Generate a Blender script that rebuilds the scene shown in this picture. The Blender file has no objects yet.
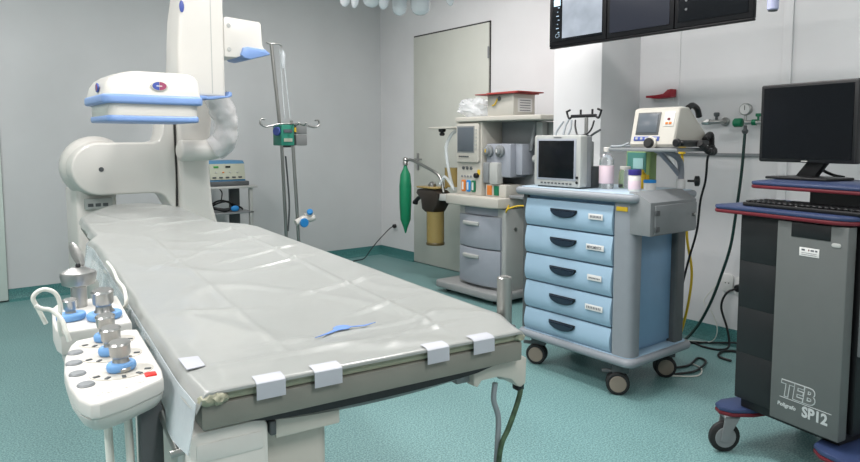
import bpy, bmesh, math, random
from mathutils import Vector, Matrix, noise
from math import sin, cos, pi, radians as R
random.seed(7)
COL = bpy.context.scene.collection
SC = bpy.context.scene

# ------------------------------------------------------------------ materials
def lin(c):
    c = c/255.0
    return c/12.92 if c <= .04045 else ((c+.055)/1.055)**2.4
def col(r, g, b): return (lin(r), lin(g), lin(b), 1)
def mat(name, c, rough=.5, metal=0, noise_amt=0, scale=20, bump=0, bscale=60, trans=0, emit=0, alpha=1, ior=1.45, coat=0, spec=.5):
    m = bpy.data.materials.new(name); m.use_nodes = True
    nt = m.node_tree; N = nt.nodes; L = nt.links
    b = N['Principled BSDF']
    b.inputs['Base Color'].default_value = col(*c)
    b.inputs['Roughness'].default_value = rough
    b.inputs['Metallic'].default_value = metal
    b.inputs['IOR'].default_value = ior
    b.inputs['Specular IOR Level'].default_value = spec
    if trans: b.inputs['Transmission Weight'].default_value = trans
    if coat: b.inputs['Coat Weight'].default_value = coat
    if alpha < 1: b.inputs['Alpha'].default_value = alpha
    if emit:
        b.inputs['Emission Color'].default_value = col(*c); b.inputs['Emission Strength'].default_value = emit
    tc = N.new('ShaderNodeTexCoord')
    if noise_amt:
        n = N.new('ShaderNodeTexNoise'); n.inputs['Scale'].default_value = scale; n.inputs['Detail'].default_value = 4
        L.new(tc.outputs['Object'], n.inputs['Vector'])
        cr = N.new('ShaderNodeValToRGB')
        a = [max(0, x*(1-noise_amt)) for x in col(*c)[:3]]; d = [min(1, x*(1+noise_amt)) for x in col(*c)[:3]]
        cr.color_ramp.elements[0].position = .3; cr.color_ramp.elements[1].position = .7
        cr.color_ramp.elements[0].color = (*a, 1); cr.color_ramp.elements[1].color = (*d, 1)
        L.new(n.outputs['Fac'], cr.inputs['Fac']); L.new(cr.outputs['Color'], b.inputs['Base Color'])
    if bump:
        n2 = N.new('ShaderNodeTexNoise'); n2.inputs['Scale'].default_value = bscale; n2.inputs['Detail'].default_value = 3
        L.new(tc.outputs['Object'], n2.inputs['Vector'])
        bp = N.new('ShaderNodeBump'); bp.inputs['Strength'].default_value = bump; bp.inputs['Distance'].default_value = .01
        L.new(n2.outputs['Fac'], bp.inputs['Height']); L.new(bp.outputs['Normal'], b.inputs['Normal'])
    return m
M = {}
M['wall'] = mat('wall_paint', (212, 212, 213), .6, noise_amt=.025, scale=3, bump=.04, bscale=150)
M['wallL'] = mat('wall_paint_grey', (190, 193, 194), .6, noise_amt=.025, scale=3, bump=.04, bscale=150)
M['ceil'] = mat('ceiling_paint', (225, 225, 224), .8, noise_amt=.02)
M['door'] = mat('door_laminate', (192, 194, 186), .45, noise_amt=.02, scale=6)
M['door2'] = mat('door_green_grey', (196, 208, 202), .45, noise_amt=.02, scale=6)
M['gap'] = mat('dark_gap', (60, 60, 58), .8)
M['white'] = mat('white_enamel', (208, 206, 200), .3, noise_amt=.012, scale=8, coat=.2)
M['warmwhite'] = mat('cream_plastic', (188, 185, 176), .4, noise_amt=.015, scale=12)
M['cwhite'] = mat('console_white', (202, 201, 196), .4, noise_amt=.01, scale=12)
M['blueb'] = mat('bumper_blue', (124, 154, 204), .4, noise_amt=.03, scale=14)
M['knobblue'] = mat('knob_blue', (110, 158, 208), .5, noise_amt=.03, scale=30)
M['chrome'] = mat('chrome', (172, 172, 170), .32, 1)
M['steel'] = mat('brushed_steel', (168, 168, 165), .3, 1, bump=.05, bscale=200)
M['black'] = mat('black_plastic', (22, 23, 25), .4, noise_amt=.1)
M['rubber'] = mat('black_rubber', (30, 30, 31), .6, noise_amt=.1)
M['screen'] = mat('dark_screen', (12, 15, 19), .2, spec=.3)
M['screenblue'] = mat('blueish_screen', (34, 37, 46), .3, spec=.3)
M['lcdgrey'] = mat('grey_lcd', (88, 95, 102), .25)
M['grey'] = mat('grey_metal', (126, 130, 132), .42, noise_amt=.03)
M['midgrey'] = mat('mid_grey_plastic', (150, 155, 164), .45, noise_amt=.02)
M['lgrey'] = mat('light_grey_plastic', (172, 174, 171), .45, noise_amt=.02)
M['dgrey'] = mat('dark_grey', (78, 82, 84), .5, noise_amt=.04)
M['panelgrey'] = mat('panel_grey', (92, 96, 95), .5, noise_amt=.02)
M['slab'] = mat('carbon_grey_slab', (124, 124, 116), .45, noise_amt=.03)
M['tray'] = mat('dark_underside', (30, 31, 33), .35)
M['pad'] = mat('cream_pad', (150, 150, 130), .5, noise_amt=.06, scale=25, bump=.2)
M['sheet'] = mat('plastic_sheet_grey', (147, 150, 147), .28, noise_amt=.03, scale=5, bump=.12, bscale=9, coat=.15)
M['tape'] = mat('white_tape', (172, 175, 182), .5, noise_amt=.02)
M['clear'] = mat('clear_film', (222, 230, 234), .12, alpha=.42)
M['wrap'] = mat('wrinkled_wrap', (226, 226, 228), .1, alpha=.5, bump=.9, bscale=28, coat=.6)
M['glass'] = mat('clear_glass', (225, 232, 235), .05, trans=.85, alpha=.75)
M['cartblue'] = mat('cart_blue', (148, 176, 196), .42, noise_amt=.02, scale=10)
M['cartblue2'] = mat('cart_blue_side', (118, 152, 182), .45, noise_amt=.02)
M['carttop'] = mat('cart_top', (172, 192, 206), .3, noise_amt=.02)
M['handle'] = mat('navy_handle', (34, 46, 62), .4)
M['shelfblue'] = mat('indigo_shelf', (46, 60, 94), .42, noise_amt=.05)
M['red'] = mat('red_trim', (98, 22, 34), .45, noise_amt=.05)
M['redtray'] = mat('red_tray', (158, 26, 42), .35)
M['green'] = mat('green_bag', (16, 122, 84), .45, noise_amt=.06)
M['greenv'] = mat('green_valve', (20, 110, 76), .35)
M['hosegreen'] = mat('dark_green_hose', (12, 46, 42), .4)
M['amber'] = mat('amber_cup', (170, 148, 92), .2, trans=.2, alpha=.95)
M['yellow'] = mat('yellow', (214, 178, 42), .5)
M['orange'] = mat('orange', (206, 120, 50), .5)
M['teal'] = mat('teal_box', (74, 128, 120), .5)
M['limegreen'] = mat('lime_edge', (136, 164, 104), .5)
M['purple'] = mat('purple_cap', (52, 46, 122), .4)
M['bluecap'] = mat('blue_cap', (38, 132, 200), .4)
M['paper'] = mat('white_label', (214, 214, 212), .6)
M['ink'] = mat('label_ink', (90, 92, 98), .6)
M['pinklabel'] = mat('pink_label', (216, 196, 204), .6)
M['whitecable'] = mat('white_cable', (214, 214, 206), .4)
M['cablegrey'] = mat('grey_cable', (140, 148, 152), .45)
M['lilac'] = mat('lilac_tube', (176, 180, 210), .5)
M['pumpgrey'] = mat('pump_grey', (120, 122, 122), .5)
M['pumpgreen'] = mat('pump_green', (40, 128, 108), .45)
M['esublue'] = mat('esu_blue', (72, 124, 160), .4)
M['beige'] = mat('beige_face', (170, 174, 158), .45)
M['emblemred'] = mat('emblem_red', (150, 70, 100), .4)
M['emblemblue'] = mat('emblem_blue', (66, 84, 156), .4)
M['bluemark'] = mat('blue_mark', (96, 132, 196), .5)
M['basegrey'] = mat('base_grey', (146, 148, 148), .45, noise_amt=.02)
M['lampbody'] = mat('lamp_white', (222, 224, 222), .4)
M['cup'] = mat('lamp_cup', (238, 238, 242), .15, alpha=.92, bump=.7, bscale=30, coat=.4)
M['trolleygrey'] = mat('trolley_grey', (132, 138, 144), .42, noise_amt=.02)
M['thinwrap'] = mat('clear_bag_film', (226, 230, 234), .08, alpha=.38, bump=.9, bscale=30, coat=.6)
M['charcoal'] = mat('charcoal_panel', (24, 26, 28), .5, noise_amt=.1)
M['film'] = mat('translucent_skirt', (206, 216, 220), .2, alpha=.5, bump=.2, bscale=20)
M['bezel'] = mat('dark_bezel', (13, 14, 17), .5, spec=.25)
M['tube'] = mat('added_lamp_tube', (255, 252, 246), .5, emit=3)  # glow for the tubes of the added, unseen ceiling lights

def floor_mat(name, c1, c2, c3):
    m = bpy.data.materials.new(name); m.use_nodes = True
    nt = m.node_tree; N = nt.nodes; L = nt.links; b = N['Principled BSDF']
    tc = N.new('ShaderNodeTexCoord')
    n = N.new('ShaderNodeTexNoise'); n.inputs['Scale'].default_value = 150; n.inputs['Detail'].default_value = 2
    L.new(tc.outputs['Object'], n.inputs['Vector'])
    cr = N.new('ShaderNodeValToRGB'); e = cr.color_ramp.elements
    e[0].position = .36; e[0].color = col(*c1); e[1].position = .64; e[1].color = col(*c3)
    k = e.new(.5); k.color = col(*c2)
    L.new(n.outputs['Fac'], cr.inputs['Fac'])
    n2 = N.new('ShaderNodeTexNoise'); n2.inputs['Scale'].default_value = 1.3; L.new(tc.outputs['Object'], n2.inputs['Vector'])
    mr = N.new('ShaderNodeMapRange'); mr.inputs[1].default_value = .3; mr.inputs[2].default_value = .7; mr.inputs[3].default_value = .93; mr.inputs[4].default_value = 1.05
    L.new(n2.outputs['Fac'], mr.inputs[0])
    mx = N.new('ShaderNodeVectorMath'); mx.operation = 'SCALE'
    L.new(cr.outputs['Color'], mx.inputs[0]); L.new(mr.outputs[0], mx.inputs['Scale']); L.new(mx.outputs[0], b.inputs['Base Color'])
    b.inputs['Roughness'].default_value = .42
    return m
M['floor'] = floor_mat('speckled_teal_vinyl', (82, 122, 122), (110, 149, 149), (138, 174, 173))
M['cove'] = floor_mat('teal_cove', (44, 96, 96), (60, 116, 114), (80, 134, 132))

# ------------------------------------------------------------------ geometry helpers
def BM(): return bmesh.new()
def merge(bm, b2, mtx=None):
    if mtx is not None: bmesh.ops.transform(b2, matrix=mtx, verts=b2.verts)
    me = bpy.data.meshes.new('tmp'); b2.to_mesh(me); b2.free(); bm.from_mesh(me); bpy.data.meshes.remove(me); return bm
def box(x0, x1, y0, y1, z0, z1, bev=0, seg=2, mtx=None, bm=None):
    b = BM(); bmesh.ops.create_cube(b, size=1)
    for v in b.verts:
        v.co = Vector(((x0+x1)/2+v.co.x*abs(x1-x0), (y0+y1)/2+v.co.y*abs(y1-y0), (z0+z1)/2+v.co.z*abs(z1-z0)))
    if bev: bmesh.ops.bevel(b, geom=b.edges[:]+b.verts[:], offset=bev, segments=seg, affect='EDGES', profile=.5)
    if bm is None: bm = BM()
    return merge(bm, b, mtx)
def rr(x0, x1, y0, y1, r, n=5):
    r4 = r if isinstance(r, (list, tuple)) else [r]*4   # corners: x1y1, x0y1, x0y0, x1y0
    pts = []
    for k, (cx, cy, sx, sy, a) in enumerate([(x1, y1, -1, -1, 0), (x0, y1, 1, -1, 90), (x0, y0, 1, 1, 180), (x1, y0, -1, 1, 270)]):
        q = r4[k]
        if q <= 0: pts.append((cx, cy)); continue
        for i in range(n+1):
            t = R(a+90*i/n); pts.append((cx+sx*q+q*cos(t), cy+sy*q+q*sin(t)))
    return pts
def prism(pts, a, b_, axis='z', bev=0, seg=2, mtx=None, bm=None):
    """extrude a 2-D outline; axis z: (x,y); axis y: (x,z); axis x: (y,z)"""
    b = BM()
    def P(u, v, w): return {'z': (u, v, w), 'y': (u, w, v), 'x': (w, u, v)}[axis]
    lo = [b.verts.new(P(u, v, a)) for u, v in pts]; hi = [b.verts.new(P(u, v, b_)) for u, v in pts]
    f1 = b.faces.new(lo); f2 = b.faces.new(hi[::-1])
    n = len(pts)
    for i in range(n): b.faces.new((lo[i], hi[i], hi[(i+1) % n], lo[(i+1) % n]))
    bmesh.ops.recalc_face_normals(b, faces=b.faces[:])
    if bev:
        eds = list(set(f1.edges[:]+f2.edges[:]))
        bmesh.ops.bevel(b, geom=eds, offset=bev, segments=seg, affect='EDGES', profile=.5)
    if bm is None: bm = BM()
    return merge(bm, b, mtx)
def loft(rings, closed=True, cap=True, bm=None, mtx=None):
    b = BM(); R_ = [[b.verts.new(p) for p in r] for r in rings]; n = len(rings[0])
    for i in range(len(R_)-1):
        for j in range(n if closed else n-1):
            b.faces.new((R_[i][j], R_[i][(j+1) % n], R_[i+1][(j+1) % n], R_[i+1][j]))
    if cap and closed: b.faces.new(R_[0][::-1]); b.faces.new(R_[-1])
    bmesh.ops.recalc_face_normals(b, faces=b.faces[:])
    if bm is None: bm = BM()
    return merge(bm, b, mtx)
def axmat(o, d):
    d = Vector(d).normalized(); return Matrix.Translation(o) @ d.to_track_quat('Z', 'Y').to_matrix().to_4x4()
def lathe(prof, o=(0, 0, 0), d=(0, 0, 1), n=24, bm=None):
    """prof: (radius, height) list, closed with caps"""
    rings = [[(max(r, 1e-4)*cos(2*pi*k/n), max(r, 1e-4)*sin(2*pi*k/n), h) for k in range(n)] for r, h in prof]
    return loft(rings, bm=bm, mtx=axmat(o, d))
def cyl(o, d, r, h, bev=0, n=24, bm=None, r2=None):
    r2 = r if r2 is None else r2
    p = [(r, 0), (r2, h)] if not bev else [(r-bev, 0), (r, bev), (r2, h-bev), (r2-bev, h)]
    return lathe(p, o, d, n, bm)
def smooth_path(pts, k=8):
    P = [Vector(p) for p in pts]
    if len(P) < 3: return P
    Q = [2*P[0]-P[1]]+P+[2*P[-1]-P[-2]]; out = []
    for i in range(1, len(Q)-2):
        a, b, c, d = Q[i-1], Q[i], Q[i+1], Q[i+2]
        for j in range(k):
            t = j/k
            out.append(.5*((2*b)+(c-a)*t+(2*a-5*b+4*c-d)*t*t+(3*b-a-3*c+d)*t**3))
    out.append(P[-1]); return out
def tube(pts, r, n=10, smooth=True, k=8, bm=None, radii=None):
    P = smooth_path(pts, k) if smooth else [Vector(p) for p in pts]
    rings = []; up = None
    for i, p in enumerate(P):
        t = (P[min(i+1, len(P)-1)]-P[max(i-1, 0)]).normalized()
        if up is None:
            up = Vector((0, 0, 1)) if abs(t.z) < .9 else Vector((1, 0, 0))
        s = t.cross(up)
        if s.length < 1e-5: s = t.orthogonal()
        s.normalize(); up = s.cross(t).normalized()
        rad = r if radii is None else radii(i/(len(P)-1))
        rings.append([tuple(p+s*rad*cos(2*pi*j/n)+up*rad*sin(2*pi*j/n)) for j in range(n)])
    return loft(rings, bm=bm)
def sphere(o, r, sc=(1, 1, 1), bm=None, n=16):
    b = BM(); bmesh.ops.create_uvsphere(b, u_segments=n, v_segments=n//2+2, radius=r)
    for v in b.verts: v.co = Vector(o)+Vector((v.co.x*sc[0], v.co.y*sc[1], v.co.z*sc[2]))
    if bm is None: bm = BM()
    return merge(bm, b)

ROOTM = {}
def thing(name, label, cat, loc=(0, 0, 0), rz=0, group=None):
    o = bpy.data.objects.new(name, None); COL.objects.link(o)
    o.empty_display_size = .1
    o.location = loc; o.rotation_euler = (0, 0, rz); o['label'] = label; o['category'] = cat
    if group: o['group'] = group
    ROOTM[o.name] = Matrix.Translation(loc) @ Matrix.Rotation(rz, 4, 'Z')
    return o
def obj(name, bm, m, parent=None, world=False, ang=38, label=None):
    """world=True: the vertices are in world space and are moved into the parent's frame"""
    if parent is not None and world: bmesh.ops.transform(bm, matrix=ROOTM[parent.name].inverted(), verts=bm.verts)
    me = bpy.data.meshes.new(name); bm.to_mesh(me); bm.free()
    me.shade_smooth(); me.set_sharp_from_angle(angle=R(ang))
    me.materials.append(M[m] if isinstance(m, str) else m)
    o = bpy.data.objects.new(name, me); COL.objects.link(o)
    if parent is not None: o.parent = parent; ROOTM[o.name] = ROOTM[parent.name]
    else: ROOTM[o.name] = Matrix.Identity(4)
    if label: o['label'] = label
    return o
def W(name, bm, m, parent, **k): return obj(name, bm, m, parent, world=True, **k)
def tag(o, label, cat, group=None):
    o['label'] = label; o['category'] = cat
    if group: o['group'] = group
    # move the origin to the thing's base
    xs = [v.co.x for v in o.data.vertices]; ys = [v.co.y for v in o.data.vertices]; zs = [v.co.z for v in o.data.vertices]
    c = Vector(((min(xs)+max(xs))/2, (min(ys)+max(ys))/2, min(zs)))
    o.data.transform(Matrix.Translation(-c)); o.location = c
    ROOTM[o.name] = Matrix.Translation(c)
    return o
def struct(name, bm, m, parent=None):
    o = obj(name, bm, m, parent)
    if parent is None: o['kind'] = 'structure'
    return o
def text(name, s, size, m, parent, mtx, world=False, ext=.0006, bold=0, shear=0, sx=1):
    cu = bpy.data.curves.new('t', 'FONT'); cu.body = s; cu.size = size; cu.extrude = ext; cu.offset = bold; cu.shear = shear
    cu.resolution_u = 3
    t = bpy.data.objects.new('t', cu); COL.objects.link(t)
    dg = bpy.context.evaluated_depsgraph_get(); me = bpy.data.meshes.new_from_object(t.evaluated_get(dg))
    bm = BM(); bm.from_mesh(me); bpy.data.objects.remove(t); bpy.data.meshes.remove(me); bpy.data.curves.remove(cu)
    bmesh.ops.transform(bm, matrix=mtx @ Matrix.Scale(sx, 4, (1, 0, 0)), verts=bm.verts)
    return obj(name, bm, m, parent, world=world)
def frame_mtx(o, xdir, ydir):
    x = Vector(xdir).normalized(); y = Vector(ydir).normalized(); z = x.cross(y)
    m = Matrix.Identity(4)
    for i in range(3): m[i][0] = x[i]; m[i][1] = y[i]; m[i][2] = z[i]; m[i][3] = o[i]
    return m
FX = lambda o: frame_mtx(o, (0, -1, 0), (0, 0, 1))   # lettering on a face that looks towards -X
FY = lambda o: frame_mtx(o, (1, 0, 0), (0, 0, 1))    # lettering on a face that looks towards -Y

# ------------------------------------------------------------------ the room
XW, YW, XR = 3.934, 5.833, 3.80
H = 2.9
struct('floor', box(-2.2, 4.1, -2.4, 6.0, -.1, 0), 'floor')
struct('ceiling', box(-2.2, 4.1, -2.4, 6.0, H, H+.1), 'ceil')
struct('wall_back', box(-2.2, 4.1, YW, YW+.15, 0, H), 'wallL')
struct('wall_right', box(XW, XW+.15, 2.563, YW, 0, H), 'wall')
w = struct('wall_gas_side', box(XR, XR+.25, -2.4, 2.563, 0, H), 'wall')
struct('wall_column', box(3.392, XW, 2.563, 2.95, 0, H, bev=.003), 'wall')
struct('wall_left', box(-2.2, -2.05, -2.4, 6.0, 0, H), 'wallL')
struct('wall_front', box(-2.05, 3.8, -2.4, -2.25, 0, H), 'wall')
# coved vinyl skirting
def cove_y(x0, x1, y, s=-1):   # runs along X in front of plane y
    pts = [(y, 0), (y+s*.05, 0), (y+s*.045, .004), (y+s*.02, .016), (y+s*.008, .045), (y+s*.005, .092), (y, .092)]
    return prism(pts, x0, x1, 'x')
def cove_x(y0, y1, x):
    pts = [(x, 0), (x-.05, 0), (x-.045, .004), (x-.02, .016), (x-.008, .045), (x-.005, .092), (x, .092)]
    return prism(pts, y0, y1, 'y')
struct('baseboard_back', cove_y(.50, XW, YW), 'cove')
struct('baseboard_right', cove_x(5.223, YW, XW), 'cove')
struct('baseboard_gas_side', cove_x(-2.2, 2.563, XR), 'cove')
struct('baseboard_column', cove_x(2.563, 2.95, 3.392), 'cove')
struct('trim_1', box(XR-.006, XR, 2.272, 2.286, .1, H, bev=.002), 'wall')
struct('trim_2', box(XR-.012, XR, 1.605, 1.655, .1, H, bev=.002), 'wall')
struct('trim_3', box(XR-.014, XR, -.5, 2.563, 1.128, 1.148, bev=.003), 'grey')
# door in the right-hand wall
d = struct('door_1', box(XW-.022, XW-.001, 4.140, 5.215, .008, 2.235, bev=.002), 'door')
struct('door_frame', box(XW-.012, XW, 5.216, 5.222, 0, 2.245, bm=box(XW-.012, XW, 4.132, 4.138, 0, 2.245, bm=box(XW-.012, XW, 4.132, 5.222, 2.237, 2.25))), 'gap', d)
hb = box(XW-.03, XW-.02, 5.125, 5.16, .93, 1.10, bev=.003)
tube([(XW-.025, 5.143, 1.04), (XW-.07, 5.143, 1.04), (XW-.072, 5.12, 1.04), (XW-.07, 5.03, 1.04)], .008, bm=hb)
struct('door_handle', hb, 'chrome', d)
struct('door_hinge', cyl((XW-.025, 4.141, 1.93), (0, 0, 1), .008, .1), 'grey', d)
d2 = struct('door_2', box(-.75, .497, YW-.035, YW-.001, .012, 2.2, bev=.004), 'door2')
struct('door_frame', box(-.80, .50, YW-.008, YW, 0, 2.22), 'gap', d2)
# ceiling luminaires added out of view, spread out to brighten walls and upright faces
def area(name, loc, sx, sy, power, colr=(1, .955, .945), parent=None):
    l = bpy.data.lights.new(name, 'AREA'); l.shape = 'RECTANGLE'; l.size = sx; l.size_y = sy; l.energy = power; l.color = colr
    o = bpy.data.objects.new(name, l); COL.objects.link(o); o.location = loc
    if parent is not None: o.parent = parent
    return o
def added_luminaire(x, y, power, where, rot=0):
    t = thing('added_ceiling_light', where, 'ceiling light', (x, y, H-.07), rot, 'added ceiling lights out of view')
    obj('housing', box(-.15, .15, -.62, .62, 0.005, .069, bev=.004), 'white', t)
    obj('tube', cyl((-.07, -.58, -.008), (0, 1, 0), .013, 1.16, bm=cyl((.07, -.58, -.008), (0, 1, 0), .013, 1.16)), 'tube', t)
    area('light', (0, 0, -.03), .28, 1.16, power, parent=t)
added_luminaire(1.75, 2.1, 50, 'added unseen ceiling light above the blue trolley')
added_luminaire(.2, 2.0, 30, 'added unseen ceiling light above the left side of the table')
added_luminaire(.6, -.9, 36, 'added unseen ceiling light behind the near end of the table')
added_luminaire(.1, 4.1, 26, 'added unseen ceiling light above the C-arm machine')
added_luminaire(2.6, 3.75, 34, 'added unseen ceiling light in front of the grey door')
added_luminaire(-1.3, 1.0, 58, 'added unseen ceiling light near the left wall')
added_luminaire(2.9, -.9, 12, 'added unseen ceiling light above the near right corner')

# ------------------------------------------------------------------ wall fittings
t = thing('power_outlet', 'black plug in a small outlet low on the wall left of the grey door', 'outlet', (XW, 5.555, .29))
W('cover_plate', box(XW-.006, XW, 5.52, 5.59, .285, .375, bev=.002), 'wall', t)
W('plug', cyl((XW-.006, 5.555, .328), (-1, 0, 0), .02, .035, bev=.004), 'black', t)
tag(obj('power_cable', tube([(XW-.04, 5.555, .328), (XW-.09, 5.56, .30), (3.74, 5.60, .19), (3.66, 5.62, .1), (3.58, 5.63, .012), (3.45, 5.60, .007), (3.2, 5.5, .007), (2.9, 5.35, .007)], .005), 'black'),
    'thin black cable running from the low wall plug down to the floor by the corner', 'cable')
def outlet(y, z, lab):
    t = thing('power_outlet', lab, 'outlet', (XR, y, z-.055), 0, 'wall sockets by the trolley')
    W('cover_plate', prism(rr(y-.035, y+.035, z-.055, z+.055, .02), XR-.012, XR, 'x', bev=.003), 'paper', t)
    for s in (-1, 1): W('socket_hole', cyl((XR-.012, y+s*.01, z), (-1, 0, 0), .004, .001, n=8), 'dgrey', t)
    return t
outlet(1.915, .37, 'empty white wall socket low on the wall, left of the plugged one')
t = outlet(1.835, .36, 'white wall socket holding a black plug, beside the monitor trolley')
W('plug', cyl((XR-.013, 1.835, .355), (-1, 0, 0), .022, .04, bev=.006), 'black', t)
tag(obj('power_cable', tube([(XR-.05, 1.835, .355), (XR-.10, 1.87, .33), (XR-.10, 1.90, .24), (XR-.10, 1.86, .12), (3.69, 1.84, .02), (3.62, 1.86, .007), (3.60, 1.95, .007), (3.62, 2.03, .007), (3.52, 2.10, .007), (3.3, 2.15, .007)], .0065), 'black'),
    'black power cable from the right wall socket looping on the floor', 'cable')
tag(obj('floor_cable', tube([(3.72, 1.62, .007), (3.75, 1.80, .03), (3.74, 1.92, .01), (3.66, 2.0, .007), (3.56, 2.08, .007), (3.4, 2.08, .007)], .006), 'black'),
    'black cable lying along the teal skirting behind the blue trolley', 'cable')
tag(obj('thin_cable', tube([(XR-.03, 1.94, .39), (XR-.06, 2.03, .25), (XR-.07, 1.98, .20), (XR-.08, 1.93, .10), (3.70, 1.95, .02), (3.66, 2.05, .006), (3.5, 2.2, .006)], .003), 'whitecable'),
    'thin pale cable hanging below the left wall socket', 'cable')
tag(obj('floor_cable', tube([(3.05, 1.90, .007), (3.22, 1.83, .007), (3.38, 1.86, .007), (3.36, 1.80, .007), (3.18, 1.76, .007), (3.05, 1.80, .007)], .006), 'black'),
    'short black cable loop on the floor by the rear wheel of the blue trolley', 'cable')
tag(obj('floor_cable', tube([(3.0, 1.82, .005), (3.12, 1.72, .005), (3.24, 1.76, .005), (3.28, 1.84, .005)], .004), 'whitecable'),
    'short white cable on the floor beside the rear wheel of the blue trolley', 'cable')
tag(obj('floor_cable', tube([(3.50, 1.62, .008), (3.60, 1.70, .008), (3.66, 1.78, .008), (3.60, 1.83, .008), (3.50, 1.80, .008), (3.48, 1.72, .008)], .007), 'black'),
    'thick black cable coil on the floor beside the grey monitor trolley', 'cable')
# gas outlets
t = thing('vacuum_outlet', 'small chrome gas outlet on the wall above the blue trolley, without a gauge', 'gas outlet', (XR, 1.97, 1.30))
W('flange', cyl((XR, 1.965, 1.334), (-1, 0, 0), .026, .02, bev=.005), 'chrome', t)
W('valve_body', tube([(XR-.02, 1.965, 1.334), (XR-.06, 1.975, 1.334), (XR-.07, 2.01, 1.333), (XR-.075, 2.07, 1.33)], .014, k=4), 'chrome', t)
W('nut', cyl((XR-.073, 2.025, 1.332), (0, 1, 0), .019, .028, n=6), 'chrome', t)
W('knob', lathe([(.008, 0), (.008, .02), (.015, .024), (.017, .04), (.012, .046)], (XR-.065, 1.99, 1.343)), 'dgrey', t)
W('hose', tube([(XR-.075, 2.07, 1.33), (XR-.09, 2.12, 1.32), (XR-.12, 2.17, 1.28), (XR-.2, 2.2, 1.16)], .003), 'whitecable', t)
t = thing('oxygen_regulator', 'green oxygen regulator with round gauge and long dark green hose on the wall', 'gas regulator', (XR, 1.8, 1.2))
W('flange', cyl((XR, 1.73, 1.325), (-1, 0, 0), .026, .02, bev=.005), 'chrome', t)
rb = tube([(XR-.02, 1.73, 1.325), (XR-.06, 1.74, 1.325), (XR-.07, 1.765, 1.325), (XR-.07, 1.815, 1.325)], .013, k=4)
W('valve_body', rb, 'chrome', t)
W('green_nut', cyl((XR-.07, 1.753, 1.325), (0, 1, 0), .019, .022, n=6), 'greenv', t)
W('regulator_knob', lathe([(.012, 0), (.024, .004), (.026, .01), (.026, .045), (.020, .052)], (XR-.07, 1.83, 1.325), (0, 1, 0)), 'greenv', t)
W('valve_knob', lathe([(.006, 0), (.006, .02), (.015, .024), (.015, .04)], (XR-.06, 1.748, 1.335)), 'greenv', t)
g = W('gauge', cyl((XR-.055, 1.815, 1.40), (-1, 0, 0), .034, .03, bev=.003, bm=cyl((XR-.07, 1.815, 1.33), (0, 0, 1), .006, .04)), 'chrome', t)
W('gauge_face', cyl((XR-.0855, 1.815, 1.40), (-1, 0, 0), .028, .001), 'paper', g)
W('needle', box(XR-.088, XR-.0868, 1.813, 1.816, 1.395, 1.422), 'black', g)
W('hose_fitting', lathe([(.009, 0), (.015, .006), (.018, .018), (.010, .03), (.008, .05)], (XR-.07, 1.815, 1.26)), 'dgrey', t)
W('hose', tube([(XR-.07, 1.815, 1.265), (XR-.08, 1.82, 1.05), (XR-.09, 1.84, .79), (XR-.09, 1.865, .60), (XR-.10, 1.91, .42), (XR-.12, 1.955, .26), (XR-.15, 2.015, .11), (XR-.22, 2.065, .02), (3.45, 2.105, .012), (3.25, 2.105, .012)], .0085), 'hosegreen', t)
t = thing('red_wall_bracket', 'small dark red bracket shelf on the wall above the defibrillator', 'bracket', (XR, 2.38, 1.49))
W('tray', prism([(2.468, 1.512), (2.468, 1.498), (2.40, 1.490), (2.31, 1.492), (2.29, 1.497), (2.29, 1.545), (2.315, 1.542), (2.345, 1.518), (2.40, 1.512)], XR-.07, XR-.008, 'x', bev=.002), 'redtray', t)
W('wall_plate', box(XR-.01, XR, 2.31, 2.44, 1.475, 1.51, bev=.002), 'paper', t)

# ------------------------------------------------------------------ angiography table (local frame: x across, y away from the camera)
TL, TR = (.32, .94, 0), R(-6.8)
tab = thing('angiography_table', 'long white patient table with grey slab top and narrow head end', 'table', TL, TR)
def xl(y):
    return interp(y, [(0, 0), (.1, -.006), (1.6, -.014), (1.75, -.03), (1.88, 0), (2.6, -.008), (2.85, .06), (3.05, .13), (3.18, .18), (3.25, .25)])
def xr_(y):
    return interp(y, [(0, .593), (.05, .607), (.12, .636), (.4, .630), (1.8, .62), (1.92, .60), (2.09, .500), (2.80, .495), (3.0, .46), (3.12, .42), (3.2, .38), (3.25, .32)])
def interp(x, T):
    if x <= T[0][0]: return T[0][1]
    for (a, p), (b, q) in zip(T, T[1:]):
        if x <= b: return p+(q-p)*(x-a)/(b-a)
    return T[-1][1]
YS = [0, .015, .05, .12, .3, .6, .9, 1.2, 1.5, 1.75, 1.8, 1.88, 1.92, 2.09, 2.4, 2.6, 2.8, 2.9, 3.0, 3.12, 3.2, 3.25]
def outline(ins=0, y0=0, y1=3.25):
    ys = [y for y in YS if y <= y1]
    return [(xl(y)+ins, max(y, y0+ins*.5)) for y in ys] + [(xr_(y)-ins, max(y, y0+ins*.5)) for y in ys[::-1]]
obj('mattress', prism(outline(.004), .829, .847, bev=.006), 'pad', tab)
# slab with an elliptic underside
slab = prism(outline(-.007, y0=.0), .789, .8285, bev=.004)
obj('tabletop_slab', slab, 'slab', tab)
rings = []
for y in (.002, .02, .3, 1.0, 1.8, 2.2, 3.0):
    a, b = xl(y)+.06, xr_(y)-.06
    rings.append([(a+(b-a)*(k/12), y, .790-.026*math.sqrt(max(0, 1-(2*k/12-1)**2))*(0.5 if y < .01 else 1)) for k in range(13)] + [(b, y, .791), (a, y, .791)])
obj('curved_undertray', loft(rings), 'tray', tab)
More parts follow.
